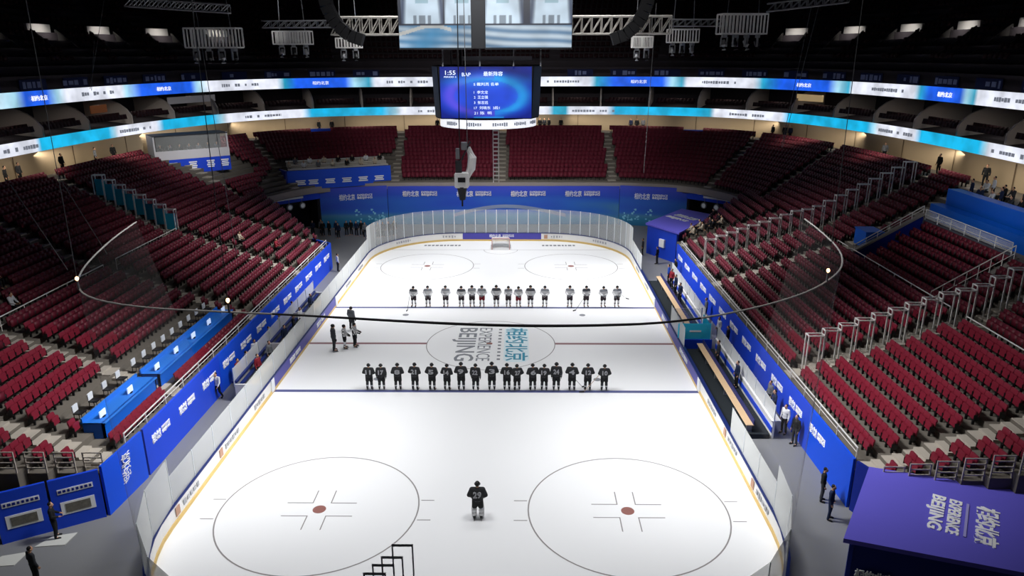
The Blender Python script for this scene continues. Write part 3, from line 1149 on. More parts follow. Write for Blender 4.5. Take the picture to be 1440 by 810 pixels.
# glazed booth on a blue base, penalty side far corner
t = thing('commentary_booth', 'white glazed commentary booth on a blue base in the upper penalty side corner', 'booth', (-33.0, 29.2, 8.3))
an = math.radians(38)
dx = Vector((math.cos(an), math.sin(an), 0))
nn = Vector((math.sin(an), -math.cos(an), 0))
LB = 7.4
BW = M('booth_white', '#cfccd0', .6)
MB().box((0, 0, .35), (LB, 3.0, 1.5), an).build('base', BLUE, t)
MB().box(nn * 1.45 + Vector((0, 0, 1.55)), (LB, .15, .9), an).build('front_wall', BW, t)
MB().box(dx * (-LB / 2 + .05) + Vector((0, 0, 2.3)), (.15, 3.0, 2.4), an).build('side_wall', BW, t)
MB().box(-nn * 1.4 + Vector((0, 0, 2.3)), (LB, .15, 2.4), an).build('back_wall', M('booth_inside', '#6b6764', .8), t)
MB().box(dx * (LB / 2 - .1) + nn * 1.4 + Vector((0, 0, 2.6)), (.15, .15, 2.0), an).build('post', BW, t)
MB().box(nn * 1.47 + Vector((0, 0, 2.75)), (LB - .4, .03, 1.5), an).build('glass_pane', GLASS, t)
MB().box((0, 0, 3.5), (LB, 3.0, .1), an).build('roof', DARK, t)
for f in (-.28, -.02, .22, .42):
    mb = MB()
    for q in range(4):
        mb.box(dx * (f * LB) + nn * 1.53 + Vector((0, 0, .72 - .2 * q)), (.8 - .15 * (q % 2), .03, .13), an)
    mb.build('lettering', LETTER, t)

# small press tables at the top of the rows
for (x, y, z, rz, w, lab) in ((-24.6, 47.0, 9.6, .25, 4.4, 'small dark blue press table at the top of the end rows above the commentary platform'),
                              (25.2, 46.6, 9.4, -.3, 4.6, 'small dark blue press table at the top of the end rows on the bench side'),
                              (34.2, 36.0, 9.2, -1.0, 4.4, 'small dark blue press table in the bench side corner under the standing group')):
    t = thing('press_table', lab, 'table', (x, y, z), rz)
    MB().box((0, -.4, .45), (w, .1, .95)).build('front_drape', BLUE, t)
    MB().box((0, 0, .92), (w, .9, .06)).build('table_top', BLUE_D, t)
    for sx in (-1, 1):
        MB().box((sx * w * .48, 0, .45), (.08, .8, .9)).build('side_panel', BLUE_D, t)
    MB().box((0, -.46, .5), (w * .4, .03, .3)).build('lettering', M('lettering_dull', '#8e9cc8', .6), t)

# two-step blue desk with the dark crowd, bench side
for k, (x, z) in enumerate(((32.9, 7.9), (34.0, 9.0))):
    t = thing('media_desk', ('lower' if k == 0 else 'upper') + ' step of the long blue media desk in front of the dark crowd, bench side', 'desk', (x, -3.2, z))
    MB().box((0, 0, .45), (.12, 18.4, 1.15)).build('front_panel', DESKBLUE, t)
    MB().box((.4, 0, 1.03), (.9, 18.4, .06)).build('worktop', DESKBLUE, t)
    MB().box((.4, 9.15, .45), (.8, .1, 1.1)).build('side_panel', DESKBLUE, t)
t = tag(MB().box((0, 0, .6), (1.3, 1.8, 1.2)).box((0, 0, 1.22), (1.4, 1.9, .06)).build('camera_plinth', DESKBLUE, loc=(28.2, 5.2, 5.9)), 'small blue box plinth among the rows beyond the sunken seat block', 'plinth')

# ------------------------------------------------------------------ sunken seat block (bench side)
mb = MB()
PITX = [27.45 + .72 * i for i in range(6)]
PITZ = [4.9 + .46 * i for i in range(6)]
for x, z in zip(PITX, PITZ):
    mb.box((x, -.9, z - .6), (.73, 10.2, 1.2))
struct(mb.build('floor_seat_block', CONC))
slope = lambda y, a, b: [(26.7, y, 4.2), (31.4, y, 5.5), (31.4, y, b), (26.7, y, a)]
struct(MB().extr(slope(4.08, 5.55, 8.5), (0, .16, 0)).build('wall_block_far', BLUE_D))
COP = M('coping', '#8f8a85', .8)
struct(MB().extr([(26.6, 4.0, 5.55), (31.5, 4.0, 8.5), (31.5, 4.0, 8.68), (26.6, 4.0, 5.73)], (0, .34, 0)).build('trim_1', COP))
struct(MB().box((31.5, -.9, 7.4), (.2, 10.2, 1.5)).build('wall_block_back', M('coping_dark', '#5b5b60', .8)))
struct(MB().extr(slope(-6.5, 5.0, 7.9), (0, .5, 0)).build('trim_2', COP))
struct(MB().box((32.3, -3.2, 7.4), (1.5, 18.4, .9)).build('floor_media_deck', CONC))


def fence(label, a, b, h, n, cat='rail', name='guard_rail', mat=STEEL, panel=None):
    a, b = Vector(a), Vector(b)
    t = thing(name, label, cat, a)
    d = b - a
    MB().tube([(0, 0, h), d + Vector((0, 0, h))], .035, 6).build('top_rail', mat, t)
    MB().tube([(0, 0, h * .5), d + Vector((0, 0, h * .5))], .022, 5).build('middle_rail', mat, t)
    for k in range(n):
        p = d * (k / (n - 1))
        MB().tube([p + Vector((0, 0, -.15)), p + Vector((0, 0, h))], .026, 5).build('post', mat, t)
    if panel:
        v = Vector((0, 0, 1))
        m = MB()
        m.extr([v * .12, d + v * .12, d + v * (h - .08), v * (h - .08)], d.cross(v).normalized() * .02)
        m.build('panel', panel, t)
    return t


fence('sloping pale rail along the near edge of the sunken seat block', (26.9, -6.25, 5.0), (31.4, -6.25, 7.85), 1.0, 8)
fence('grey rail with clear panels along the back of the sunken seat block', (31.5, -5.8, 8.15), (31.5, 4.0, 8.15), .75, 7, panel=GLASS)
fence('pale rail along the far coping of the sunken seat block', (26.8, 4.17, 5.8), (31.4, 4.17, 8.68), .45, 7)
for s, (ya, yb), lab in ((-1, (-17.5, -.8), 'pale rail along the cross aisle of the penalty side stand, nearer length'), (-1, (.8, 10.2), 'pale rail along the cross aisle of the penalty side stand, beyond the middle steps'),
                         (1, (-9.2, 3.8), 'pale rail in front of the sunken seat block on the cross aisle'), (1, (-19, -10.8), 'pale rail along the cross aisle of the bench side stand, near end'), (1, (4.4, 6.2), 'short pale rail on the cross aisle beyond the sunken seat block')):
    fence(lab, (s * 26.4, ya, 5.1), (s * 26.4, yb, 5.1), .95, max(3, int((yb - ya) / 1.8)))

# ================================================================== tall hoop frames between the seat blocks
def hoop_frame(w, h, mats, panel=None):
    """protos: two pairs of legs and two top bars; w along x, leg pairs .3 apart in y"""
    t = thing('hoop_barrier', '', 'frame', (0, 0, 0))
    for sy in (-.22, .22):
        MB().box((0, sy, h - .03), (w, .06, .06)).build('top_bar', mats, t)
    for sx in (-w / 2 + .03, w / 2 - .03):
        MB().box((sx, 0, h - .03), (.06, .42, .06)).build('cross_bar', mats, t)
        for sy in (-.22, .22):
            MB().box((sx, sy, h / 2), (.065, .065, h)).build('leg', mats, t)
    MB().box((.1, -.22, .03), (w * .8, .06, .05)).build('foot_bar', mats, t)
    return t


def z_at(x):
    x = abs(x)
    if x < 26.35:
        return min(ROWZ[-1], ROWZ[0] + .35 * (x - 16.9))
    j = (x - 27.0) / 9.5 * NR
    return 5.2 + .385 * max(0, min(NR - 1, j))


def frames(s, y, xs, what, w, panel=None):
    first = None
    for k, x in enumerate(xs):
        t = hoop_frame(w, 2.2, STEEL) if first is None else copy_tree(first)
        first = first or t
        t.location = (s * x, y, z_at(x) - .05)
        tag(t, 'tall white hoop barrier, %s up from the rink, %s' % (ORD[k], what), 'barrier', 'hoop barriers ' + what)
        if panel and k % 1 == 0:
            MB().box((0, 0, 1.15), (w - .1, .03, 1.35)).build('teal_panel', panel, t)
    return first


frames(1, -10.0, [18.7 + .88 * k for k in range(15)], 'near run by the large canopy', .95)
frames(1, 12.5, [18.4 + .88 * k for k in range(19)], 'far run on the bench side', .95)
frames(-1, 11.2, [27.2 + .78 * k for k in range(8)], 'with a teal panel, penalty side', .9, TEAL)

RAILW = M('rail_pale', '#e9e9e9', .5)
for k in range(4):
    t = thing('handrail', 'grey hoop rail at the bottom edge of the picture, %s from the tallest' % ORD[k], 'rail', ((.973, .9, .833, .773)[k], (-42.225, -42.412, -42.529, -42.652)[k], 12.8), 0, 'hoop rails at the bottom edge')
    zt = 2.18
    for x in (-.102, .102):
        MB().box((x, 0, zt / 2), (.014, .014, zt)).build('post', RAILW, t)
    MB().box((0, 0, zt), (.218, .015, .02)).build('top_bar', RAILW, t)
    if k > 0:
        MB().box((0, 0, zt - .28), (.2, .012, .012)).build('middle_bar', RAILW, t)

# ------------------------------------------------------------------ row-end bars at the cut corners of the lower stands
for s, nm in ((-1, 'penalty'), (1, 'bench')):
    for i in range(0 if s < 0 else 1, 11):
        yc = near_cut(s, i) + .05
        t = thing('row_end_barrier', 'pale barred barrier closing row %d at the near corner, %s side' % (i + 1, nm), 'barrier', (s * ROWX[i], yc, ROWZ[i]), 0, 'row end barriers at the near corners')
        for q in range(4):
            MB().box((0, 0, .25 + .25 * q), (.84, .045, .045)).build('bar', STEP, t)
        for sx in (-.42, .42):
            MB().box((sx, 0, .5), (.05, .05, 1.05)).build('post', STEP, t)

# ================================================================== seats
def seat_parts():
    back = MB().rbox((0, .22, .68), (.50, .07, .48), .05, tilt=('X', -.2))
    pan = MB().rbox((0, .06, .56), (.48, .08, .38), .04, tilt=('X', -.12))
    fr = MB().box((0, .16, .2), (.07, .1, .42)).box((-.235, .12, .44), (.03, .26, .3)).box((.235, .12, .44), (.03, .26, .3))
    return back, pan, fr


MEDIA = []          # taken seats in the far bench side corner
for i_ in range(1, 6):
    y_ = 20.7 + .3 * (i_ % 2)
    while y_ < far_cut(i_) - .7:
        if (int(y_ * 10) + i_) % 4:
            MEDIA.append((ROWX[i_], y_, i_))
        y_ += 1.05
SITTERS = [(-22.3, 13.0), (-19.6, 14.2), (-27.6, -8.4), (-28.9, -10.2), (-29.4, -7.0), (-30.3, -11.8)] + [(m[0], m[1]) for m in MEDIA]


def taken(x, y):
    return any(abs(x - a) < .62 and abs(y - b) < .5 for a, b in SITTERS)


def rows_points():
    """every seat: (x, y, z, yaw, stand, row, bright)"""
    out = []
    for s in (-1, 1):
        y0, y1 = LOW_END[s]
        for i in range(0 if s < 0 else 1, 11):
            x, z = ROWX[i], ROWZ[i]
            ya, yb = near_cut(s, i) + .3, far_cut(i) - .3
            n = int((yb - ya) / .52)
            for k in range(n):
                y = ya + .26 + .52 * k
                if any(abs(y - q) < .78 for q in AISLE_Y[s]) or abs(y - 19.5) < .7 or abs(y - (y0 - .55)) < .72:
                    continue
                if s < 0 and i in (1, 2, 3) and -18 < y < -1.2:
                    continue
                if taken(s * x, y):
                    continue
                out.append((s * x, y, z, -s * PI / 2, ('penalty' if s < 0 else 'bench'), i, k))
    for x, z in zip(PITX, PITZ):
        for k in range(18):
            out.append((x, -5.6 + .53 * k, z, -PI / 2, 'pit', 0, k))
    # upper ring
    aisles = [((-25.9, 36.2), (-31.6, 41.5)), ((-12.9, 38.9), (-13.6, 50)), ((-.1, 38.9), (-.3, 50)), ((13.1, 38.9), (13.3, 50)), ((24.9, 35.6), (31.0, 41.0)), ((27, 26), (38, 30)), ((-27, 26), (-38, 30))]
    for j in range(NR):
        Pm, L = resample(ring((j + .55) / NR), int(4000))
        step = max(1, int(4000 * .53 / L))
        for i in range(step, 4000 - step, step):
            x, y = Pm[i]
            if y < -24:
                continue
            if taken(x, y) or in_pit(x, y) and j < 8 or (x > 31.6 and -12.5 < y < 6.2):
                continue
            if abs(x) > 24 and y < 22 and any(abs(y - q) < .75 for q in AISLE_Y[-1 if x < 0 else 1]):
                continue
            sk = False
            for a, b in aisles:
                dx, dy = b[0] - a[0], b[1] - a[1]
                if abs((x - a[0]) * dy - (y - a[1]) * dx) / math.hypot(dx, dy) < .62 and (x * a[0] > -1) and y > 20:
                    sk = True
            if sk:
                continue
            if -26.5 < x < -12.9 and y < 41.5 + (x + 19) * .42 and y > 30 and j < 6:      # commentary platform
                continue
            if x < -27.5 and 24.5 < y < 34.5 and j > 3:          # booth
                continue
            if any(math.hypot(x - bx_, y - by_) < br_ for bx_, by_, br_ in ((-24.6, 47.0, 1.0), (-23.2, 47.3, 1.0), (-26.0, 46.7, 1.0), (25.2, 46.6, 1.0), (26.7, 46.1, 1.0), (23.7, 47.0, 1.0), (34.2, 36.0, 1.0), (34.9, 34.7, 1.0), (33.5, 37.2, 1.0), (28.2, 5.2, 1.5))):
                continue
            a = Pm[i + 1] - Pm[i - 1]
            nx, ny = a[1], -a[0]
            if nx * x + ny * y > 0:
                nx, ny = -nx, -ny
            out.append((x, y, ZJ[j], math.atan2(nx, -ny), 'ring', j, i // step))
    return out


SEATS = rows_points()
camp = Vector((2.177, -48.464, 19.723))


def in_view(x, y, z):
    d = Vector((x, y, z + .5)) - camp
    zc = d.dot(_F)
    if zc < 1:
        return False
    u_, v_ = 720 + FPX * d.dot(_r) / zc, 405 - FPX * d.dot(_u) / zc
    hidden = u_ > 1180 and v_ > 660 + (u_ - 1220) * .17            # behind the near canopy
    return 4 < u_ < 1436 and 4 < v_ < 806 and not hidden


cand = [s_ for s_ in SEATS if s_[4] in ('penalty', 'bench') and in_view(*s_[:3])]
cand.sort(key=lambda s_: (Vector(s_[:3]) - camp).length)
NEAR = cand[:300]
near_set = set(id(s_) for s_ in NEAR)
REST = [s_ for s_ in SEATS if id(s_) not in near_set]

# the nearest 300, each its own object
bk, pn, fr = seat_parts()
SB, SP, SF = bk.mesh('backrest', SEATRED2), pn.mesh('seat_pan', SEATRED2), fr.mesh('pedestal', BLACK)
proto = thing('stadium_seat', '', 'seat')
for nm, me in (('backrest', SB), ('seat_pan', SP), ('pedestal', SF)):
    o = bpy.data.objects.new(nm, me)
    C.objects.link(o)
    o.parent = proto
byrow = {}
for s_ in NEAR:
    byrow.setdefault((s_[4], s_[5]), []).append(s_)
firsttime = True
for (st, i), lst in sorted(byrow.items()):
    lst.sort(key=lambda q: q[1])
    for k, q in enumerate(lst):
        o = proto if firsttime else copy_tree(proto)
        firsttime = False
        o.location = q[:3]
        o.rotation_euler = (0, 0, q[3])
        tag(o, 'red folding seat, %s from the near corner, row %d above the %s hoarding' % (ORD[k] if k < 40 else '%dth' % (k + 1), i + 1, 'penalty side' if st == 'penalty' else 'bench side'), 'seat', 'red folding seats in the lower stands')


def seat_field(name, label, pts, parts, mats):
    """all the remaining seats of a stand as one mesh"""
    V, F, K = [], [], []
    base_v, base_f, base_k = [], [], []
    for k, mb_ in enumerate(parts):
        n = len(base_v)
        base_v += mb_.v
        base_f += [tuple(i + n for i in f) for f in mb_.f]
        base_k += [k] * len(mb_.f)
    bv = np.array(base_v)
    lens = np.array([len(f) for f in base_f])
    flat = np.array([i for f in base_f for i in f])
    P = np.array([q[:4] for q in pts])
    c, s_ = np.cos(P[:, 3])[:, None], np.sin(P[:, 3])[:, None]
    X = bv[None, :, 0] * c - bv[None, :, 1] * s_ + P[:, 0:1]
    Y = bv[None, :, 0] * s_ + bv[None, :, 1] * c + P[:, 1:2]
    Z = bv[None, :, 2] + P[:, 2:3]
    co = np.stack([X, Y, Z], -1).reshape(-1, 3)
    N, nv = len(P), len(bv)
    loops = (flat[None, :] + (np.arange(N) * nv)[:, None]).ravel()
    tot = np.tile(lens, N)
    start = np.concatenate([[0], np.cumsum(tot)[:-1]])
    me = bpy.data.meshes.new(name)
    me.vertices.add(len(co))
    me.vertices.foreach_set('co', co.ravel())
    me.loops.add(len(loops))
    me.loops.foreach_set('vertex_index', loops)
    me.polygons.add(len(tot))
    me.polygons.foreach_set('loop_start', start)
    for m in mats:
        me.materials.append(m)
    me.polygons.foreach_set('material_index', np.tile(np.array(base_k), N))
    me.update(calc_edges=True)
    me.validate()
    o = bpy.data.objects.new(name, me)
    C.objects.link(o)
    return tag(o, label, 'seats', 'rows of red seats', 'stuff')


def lowpoly():
    back = MB().box((0, .22, .68), (.50, .08, .48), tilt=('X', -.2))
    pan = MB().box((0, .06, .56), (.48, .09, .38), tilt=('X', -.12))
    fr_ = MB().box((0, .16, .2), (.07, .1, .42)).box((.235, .12, .44), (.04, .26, .3))
    return back, pan, fr_


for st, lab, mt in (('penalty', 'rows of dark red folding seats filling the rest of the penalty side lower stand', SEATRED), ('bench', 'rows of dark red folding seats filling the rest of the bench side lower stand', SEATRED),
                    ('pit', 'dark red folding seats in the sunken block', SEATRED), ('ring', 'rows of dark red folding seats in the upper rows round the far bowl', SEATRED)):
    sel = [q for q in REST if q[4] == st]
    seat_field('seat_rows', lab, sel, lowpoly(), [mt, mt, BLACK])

# barely lit seats in the suite ledge and the upper tier
pts = []
FP, _ = resample(curve(39.9, 53.4, 3.4, -10), 29)
for fr_, z, st_ in [(.12, 12.95, .6), (.26, 13.1, .6)]:
    Pm = S0 * (1 - fr_) + S1 * fr_
    Pm, L = resample(Pm, int(260 / st_))
    for i in range(1, len(Pm) - 1):
        a = Pm[i + 1] - Pm[i - 1]
        nx, ny = a[1], -a[0]
        if nx * Pm[i][0] + ny * Pm[i][1] > 0:
            nx, ny = -nx, -ny
        if min(abs((Pm[i][0] - q[0]) * q[1] / 53.4 ** 2 - (Pm[i][1] - q[1]) * q[0] / 39.9 ** 2) / math.hypot(q[1] / 53.4 ** 2, q[0] / 39.9 ** 2) + (99 if math.hypot(Pm[i][0] - q[0], Pm[i][1] - q[1]) > 4 else 0) for q in FP) < .7:
            continue
        pts.append((*Pm[i], z, math.atan2(nx, -ny)))
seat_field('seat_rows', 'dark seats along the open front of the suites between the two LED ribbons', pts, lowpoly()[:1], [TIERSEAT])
EP, _ = resample(curve(47.5, 61, 3.2, 5), 23)


def by_entrance(x, y):
    for k in range(1, 22):
        if 7 <= k <= 15:
            continue
        e = Vector(EP[k])
        t_ = Vector(EP[k + 1] - EP[k - 1]).normalized()
        d = Vector((x, y)) - e
        u_ = d.dot(t_)
        v_ = d.dot(Vector((t_.y, -t_.x)))
        if abs(u_) < 2.1 and -6.3 < v_ < 3.2:
            return True
    return False


pts = []
for j in range(1, 12):
    f = (j + .4) / NU
    Pm, L = resample(U0 * (1 - f) + U2 * f, 330)
    for i in range(1, len(Pm) - 1):
        if i % 22 < 2 or by_entrance(*Pm[i]):
            continue
        a = Pm[i + 1] - Pm[i - 1]
        nx, ny = a[1], -a[0]
        if nx * Pm[i][0] + ny * Pm[i][1] > 0:
            nx, ny = -nx, -ny
        pts.append((*Pm[i], 17.2 + .78 * (j + 1), math.atan2(nx, -ny)))
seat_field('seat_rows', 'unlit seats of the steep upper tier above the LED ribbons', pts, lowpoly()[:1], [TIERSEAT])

# ------------------------------------------------------------------ suite partitions
FIN = M('fin_beige', '#c6bab0', .8)


def fin_mesh():
    mb_ = MB()
    pr = [(0, 12.6), (0, 13.7), (.5, 14.35), (1.2, 14.85), (2.2, 15.25), (3.4, 15.45), (5.6, 15.45), (5.6, 12.6)]
    mb_.extr([(a, -.1, z) for a, z in pr], (0, .2, 0))
    return mb_.mesh('suite_partition', FIN)


FM = fin_mesh()
Pm, L = resample(curve(39.9, 53.4, 3.4, -10), 29)
for k in range(1, 28):
    x, y = Pm[k]
    a = Pm[k + 1] - Pm[k - 1]
    nx, ny = -a[1], a[0]
    if nx * x + ny * y < 0:
        nx, ny = -nx, -ny
    o = bpy.data.objects.new('suite_partition', FM)
    C.objects.link(o)
    o.location = (x, y, 0)
    o.rotation_euler = (0, 0, math.atan2(ny, nx))
    tag(o, 'curved grey beige fin between two suites, %s from the bench side' % ORD[k - 1], 'partition', 'fins between the suites')
    q = (Pm[k] + Pm[k + 1]) / 2
    nl_ = math.hypot(nx, ny)
    nx, ny = nx / nl_, ny / nl_
    area_light('suite_lamp', (q[0] + nx * 1.6, q[1] + ny * 1.6, 15.3), (q[0] + nx * 1.6, q[1] + ny * 1.6, 12), .8, .8, 20, 175, (1, .94, .88))
# lit windows and board in the suites
for (ang, w, z, mat, lab) in ((133, 7, 14.75, M('suite_sign', '#a9a6aa', .6, emit=.12), 'pale lettered board inside a suite, penalty side'), (48, 4, 14.7, WINDOWLIT, 'warm lit window at the back of a suite, bench side'),
                              (148, 2.4, 14.6, M('suite_orange', '#a8653a', .6, emit=.1), 'orange lit wall inside a suite, penalty side')):
    i = int(np.argmin(abs(np.degrees(np.arctan2(S0[:, 1], S0[:, 0])) % 360 - ang)))
    p = S0[i] * .75 + S1[i] * .25
    a = S0[i + 1] - S0[i - 1]
    o = MB().box((0, 0, 0), (w, .1, .75)).build('suite_sign', mat, loc=(p[0], p[1], z), rz=math.atan2(a[1], a[0]))
    tag(o, lab, 'sign')
# banners on the fascia above the upper ribbon
rr = random.Random(12)
FAB = M('fascia_navy', '#101c4a', .7)
POST = M('poster_pale', '#7f8bb5', .7)
i0 = 0
Pm, L = resample(curve(40.35, 53.85, 3.4, -5), 61)
n_f = 0
for k in range(2, 58):
    if k % 2:
        continue
    if 26 < k < 36:
        continue
    x, y = (Pm[k] + Pm[k + 1]) / 2
    a = Pm[k + 1] - Pm[k]
    an = math.atan2(a[1], a[0])
    inn = Vector((-x, -y, 0)).normalized()
    t = thing('fascia_banner', 'navy banner with pale squares over the upper ribbon, %s from the bench side' % ORD[n_f], 'banner', (x, y, 16.75), an, 'navy banners over the upper ribbon')
    n_f += 1
    MB().box((0, 0, .5), (3.4, .06, .9)).build('cloth', FAB, t)
    mb = MB()
    q = -1.5
    sgn = 1 if (Matrix.Rotation(an, 3, 'Z') @ Vector((0, 1, 0))).dot(inn) > 0 else -1
    while q < 1.4:
        w = rr.uniform(.2, .7)
        if rr.random() < .75:
            mb.box((q + w / 2, sgn * .045, .5), (w, .03, rr.uniform(.3, .6)))
        q += w + rr.uniform(.1, .3)
    if mb.v:
        mb.build('pale_print', POST, t)
# entrances and stair walls in the upper tier
LAND = M('landing_grey', '#b5b1ad', .8)
Pm, L = resample(curve(47.5, 61, 3.2, 5), 23)
for k in range(1, 22):
    if 7 <= k <= 15:
        continue
    x, y = Pm[k]
    a = math.atan2(y, x)
    a2 = math.atan2(*(Pm[k + 1] - Pm[k - 1])[::-1])
    t = thing('tier_entrance', 'grey stair entrance in the dark upper tier, %s counted from the bench side' % ORD[k - 1], 'entrance', (x, y, 21.3), a2 - PI / 2 - PI / 2, 'stair entrances in the upper tier')
    MB().box((0, .6, .75), (3.0, .3, 1.3)).build('front_wall', LAND, t)
    area_light('entrance_lamp', (x * .955, y * .955, 24.6), (x, y, 21.7), .6, .6, 26, 50, (1, .97, .92))
    MB().box((0, 1.3, .02), (3.0, 2.6, .12)).build('landing', LAND, t)
    MB().extr([(1.5, 0, .9), (1.5, -5.5, -3.2), (1.5, -5.5, -4.2), (1.5, 0, -.2)], (.2, 0, 0)).build('stair_wall', M('stair_wall_grey', '#5c5957', .9), t)
    MB().extr([(-1.5, 0, .9), (-1.5, -5.5, -3.2), (-1.5, -5.5, -4.2), (-1.5, 0, -.2)], (-.2, 0, 0)).build('stair_wall', MATS['stair_wall_grey'], t)

# ================================================================== goals, benches
def goal(y, sgn, label):
    t = thing('hockey_goal', label, 'goal', (0, y, 0))
    PR = M('goal_post_pale_red', '#c9a3a0', .5)
    mb = MB()
    mb.tube([(-.92, 0, 0), (-.92, 0, 1.2), (-.88, 0, 1.24), (.88, 0, 1.24), (.92, 0, 1.2), (.92, 0, 0)], .05, 8)
    mb.build('post_frame', PR, t)
    base = [(-.92, 0), (-1.05, sgn * .5), (-.75, sgn * 1.0), (0, sgn * 1.12), (.75, sgn * 1.0), (1.05, sgn * .5), (.92, 0)]
    top = [(-.92, 0), (-.85, sgn * .35), (-.6, sgn * .52), (0, sgn * .56), (.6, sgn * .52), (.85, sgn * .35), (.92, 0)]
    MB().tube([(x, q, .06) for x, q in base], .05, 6).build('base_frame', STEEL, t)
    MB().tube([(x, q, 1.24) for x, q in top], .03, 6).build('top_frame', STEEL, t)
    nb = MB()
    for i in range(6):
        nb.add([(*base[i], .06), (*base[i + 1], .06), (*top[i + 1], 1.24), (*top[i], 1.24)], [(0, 1, 2, 3)])
    nb.add([(x, q, 1.25) for x, q in top], [tuple(range(7))])
    nb.build('net', NETW, t)
    pad = MB()
    for i in range(1, 5):
        pad.extr([(*base[i], .1), (*base[i + 1], .1), (*base[i + 1], .42), (*base[i], .42)], (0, -sgn * .05, 0))
    pad.build('skirt', M('goal_skirt', '#b9bdc4', .7), t)
    return t


goal(26.2, 1, 'hockey goal with pale frame and white net in front of the purple end panel')
goal(-26.35, -1, 'hockey goal of the near end, only its top in the picture')

# team benches, on the open side of the boards
for y0, y1, lab in ((-13.4, -1.5, 'nearer the camera'), (2.1, 14.4, 'beyond the teal scorer box')):
    L, ym = y1 - y0, (y0 + y1) / 2
    p_ = MB().box((14.35, ym, .12), (2.3, L, .28)).build('bench_platform', RUBBER)
    tag(p_, 'dark rubber floor platform of the team bench ' + lab, 'platform')
    t = thing('team_bench', 'long pale wooden team bench ' + lab, 'bench', (14.45, ym, .26))
    MB().rbox((0, 0, .44), (.42, L - .3, .06), .02).build('plank', WOOD, t)
    MB().box((.2, 0, .62), (.05, L - .3, .3)).build('backrest', M('bench_navy', '#1e2a6e', .6), t)
    for k in range(6):
        MB().box((0, -L / 2 + .3 + (L - .6) * k / 5, .2), (.3, .07, .42)).build('leg', GREYSTEEL, t)
    t = thing('bench_wall', 'low white wall with clear panels behind the team bench ' + lab, 'wall panel', (15.65, ym, 0))
    MB().box((0, 0, .5), (.12, L, 1.0)).build('panel', WHITEBOARD, t)
    MB().box((-.08, 0, .5), (.04, L, .3)).build('stripe', BLUE, t)
    MB().box((.12, 0, 1.03), (.5, L, .06)).build('cap', WHITEBOARD, t)
    MB().box((0, 0, 1.5), (.02, L, .9)).build('glass_pane', GLASS, t)
    for k in range(8):
        MB().box((0, -L / 2 + L * k / 7, 1.5), (.05, .05, .95)).build('post', STANCH, t)
t = thing('scorer_box', 'teal glazed scorer box between the two team benches', 'booth', (14.3, .3, 0))
MB().box((0, 0, .4), (2.2, 3.0, .8)).build('base', BLUE, t)
MB().box((-.12, -1.42, 1.4), (2.34, .03, 1.15)).build('teal_panel', TEAL, t)
MB().box((.95, -.3, 1.35), (.03, 2.1, 1.05)).build('teal_panel', TEALGLASS, t)
MB().box((0, 1.45, 1.45), (2.1, .03, 1.25)).build('glass_pane', GLASS, t)
MB().box((-.1, -1.45, 1.42), (.8, .02, .12)).build('lettering', LETTER, t)
for x, y in ((-1.05, -1.42), (1.0, -1.42), (1.0, 1.45), (-1.05, 1.45)):
    MB().box((x, y, 1.45), (.06, .06, 1.35)).build('post', STANCH, t)
MB().box((-.3, .2, .85), (.7, 1.8, .06)).build('counter', STEEL, t)

# penalty boxes
t = thing('penalty_box', 'penalty boxes and timekeeper bench behind the purple boards, dark blue rear rail', 'booth', (-14.0, -.4, 0))
MB().box((0, 0, .1), (1.7, 17.4, .2)).build('floor', RUBBER, t)
MB().box((-.85, 0, .6), (.1, 17.4, 1.1)).build('rear_wall', M('penalty_grey', '#8c9096', .6), t)
MB().box((-.85, 0, 1.2), (.3, 17.4, .14)).build('rear_rail', NAVY, t)
MB().box((-.55, 0, .95), (.22, 17.4, .1)).build('inner_rail', NAVY, t)
MB().box((0, -8.75, .55), (1.6, .1, 1.1)).build('end_wall', WHITEBOARD, t)
MB().box((0, 8.75, .55), (1.7, .1, 1.1)).build('end_wall', WHITEBOARD, t)
for y in (-3.0, 3.0):
    MB().box((0, y, .75), (1.6, .06, 1.3)).build('partition', STEEL, t)
MB().box((.2, 0, .85), (.6, 5.6, .06)).build('counter', STEEL, t)
for y in (-6, 6):
    MB().box((-.3, y, .45), (.4, 4.6, .08)).build('bench', WOOD, t)
for k in range(9):
    MB().box((-.85, -8.7 + k * 2.175, 1.5), (.05, .05, 1.2)).build('post', STANCH, t)
for k in range(8):
    MB().box((-.85, -7.6 + k * 2.175, 1.65), (.02, 2.0, .85)).build('glass_pane', GLASS, t)

# ================================================================== hanging things
def lbox(o, nm, c, s, mat, par, cols=None):
    return MB().box(c, s).build(nm, mat, par)


# big upper screens
SCR = M_attr('screen_picture', .95)


def picture_grid(nm, par, origin, right, up, w, h, nx, ny, fn):
    """a screen showing a picture, given as colours over a fine grid"""
    mb = MB()
    o, r, u = Vector(origin), Vector(right), Vector(up)
    for j in range(ny + 1):
        for i in range(nx + 1):
            mb.v.append(tuple(o + r * (w * i / nx) + u * (h * j / ny)))
    for j in range(ny):
        for i in range(nx):
            a = j * (nx + 1) + i
            mb.f.append((a, a + 1, a + nx + 2, a + nx + 1))
            mb.k.append(0)
    ob = mb.build(nm, SCR, par)
    ca = ob.data.color_attributes.new('picture', 'FLOAT_COLOR', 'POINT')
    cols = []
    for j in range(ny + 1):
        for i in range(nx + 1):
            cols += [*fn(i / nx * w, j / ny * h), 1]
    ca.data.foreach_set('color', cols)
    return ob


def mixc(a, b, f):
    f = max(0, min(1, f))
    return tuple(x * (1 - f) + y * f for x, y in zip(a, b))


ICEPIC, BOARDPIC, DKPIC = lin('#cfe3f4')[:3], lin('#3c4a66')[:3], lin('#1b2236')[:3]
WAVE1, WAVE2, WAVE3 = lin('#3f8fc0')[:3], lin('#b9c9d6')[:3], lin('#5d7f9f')[:3]


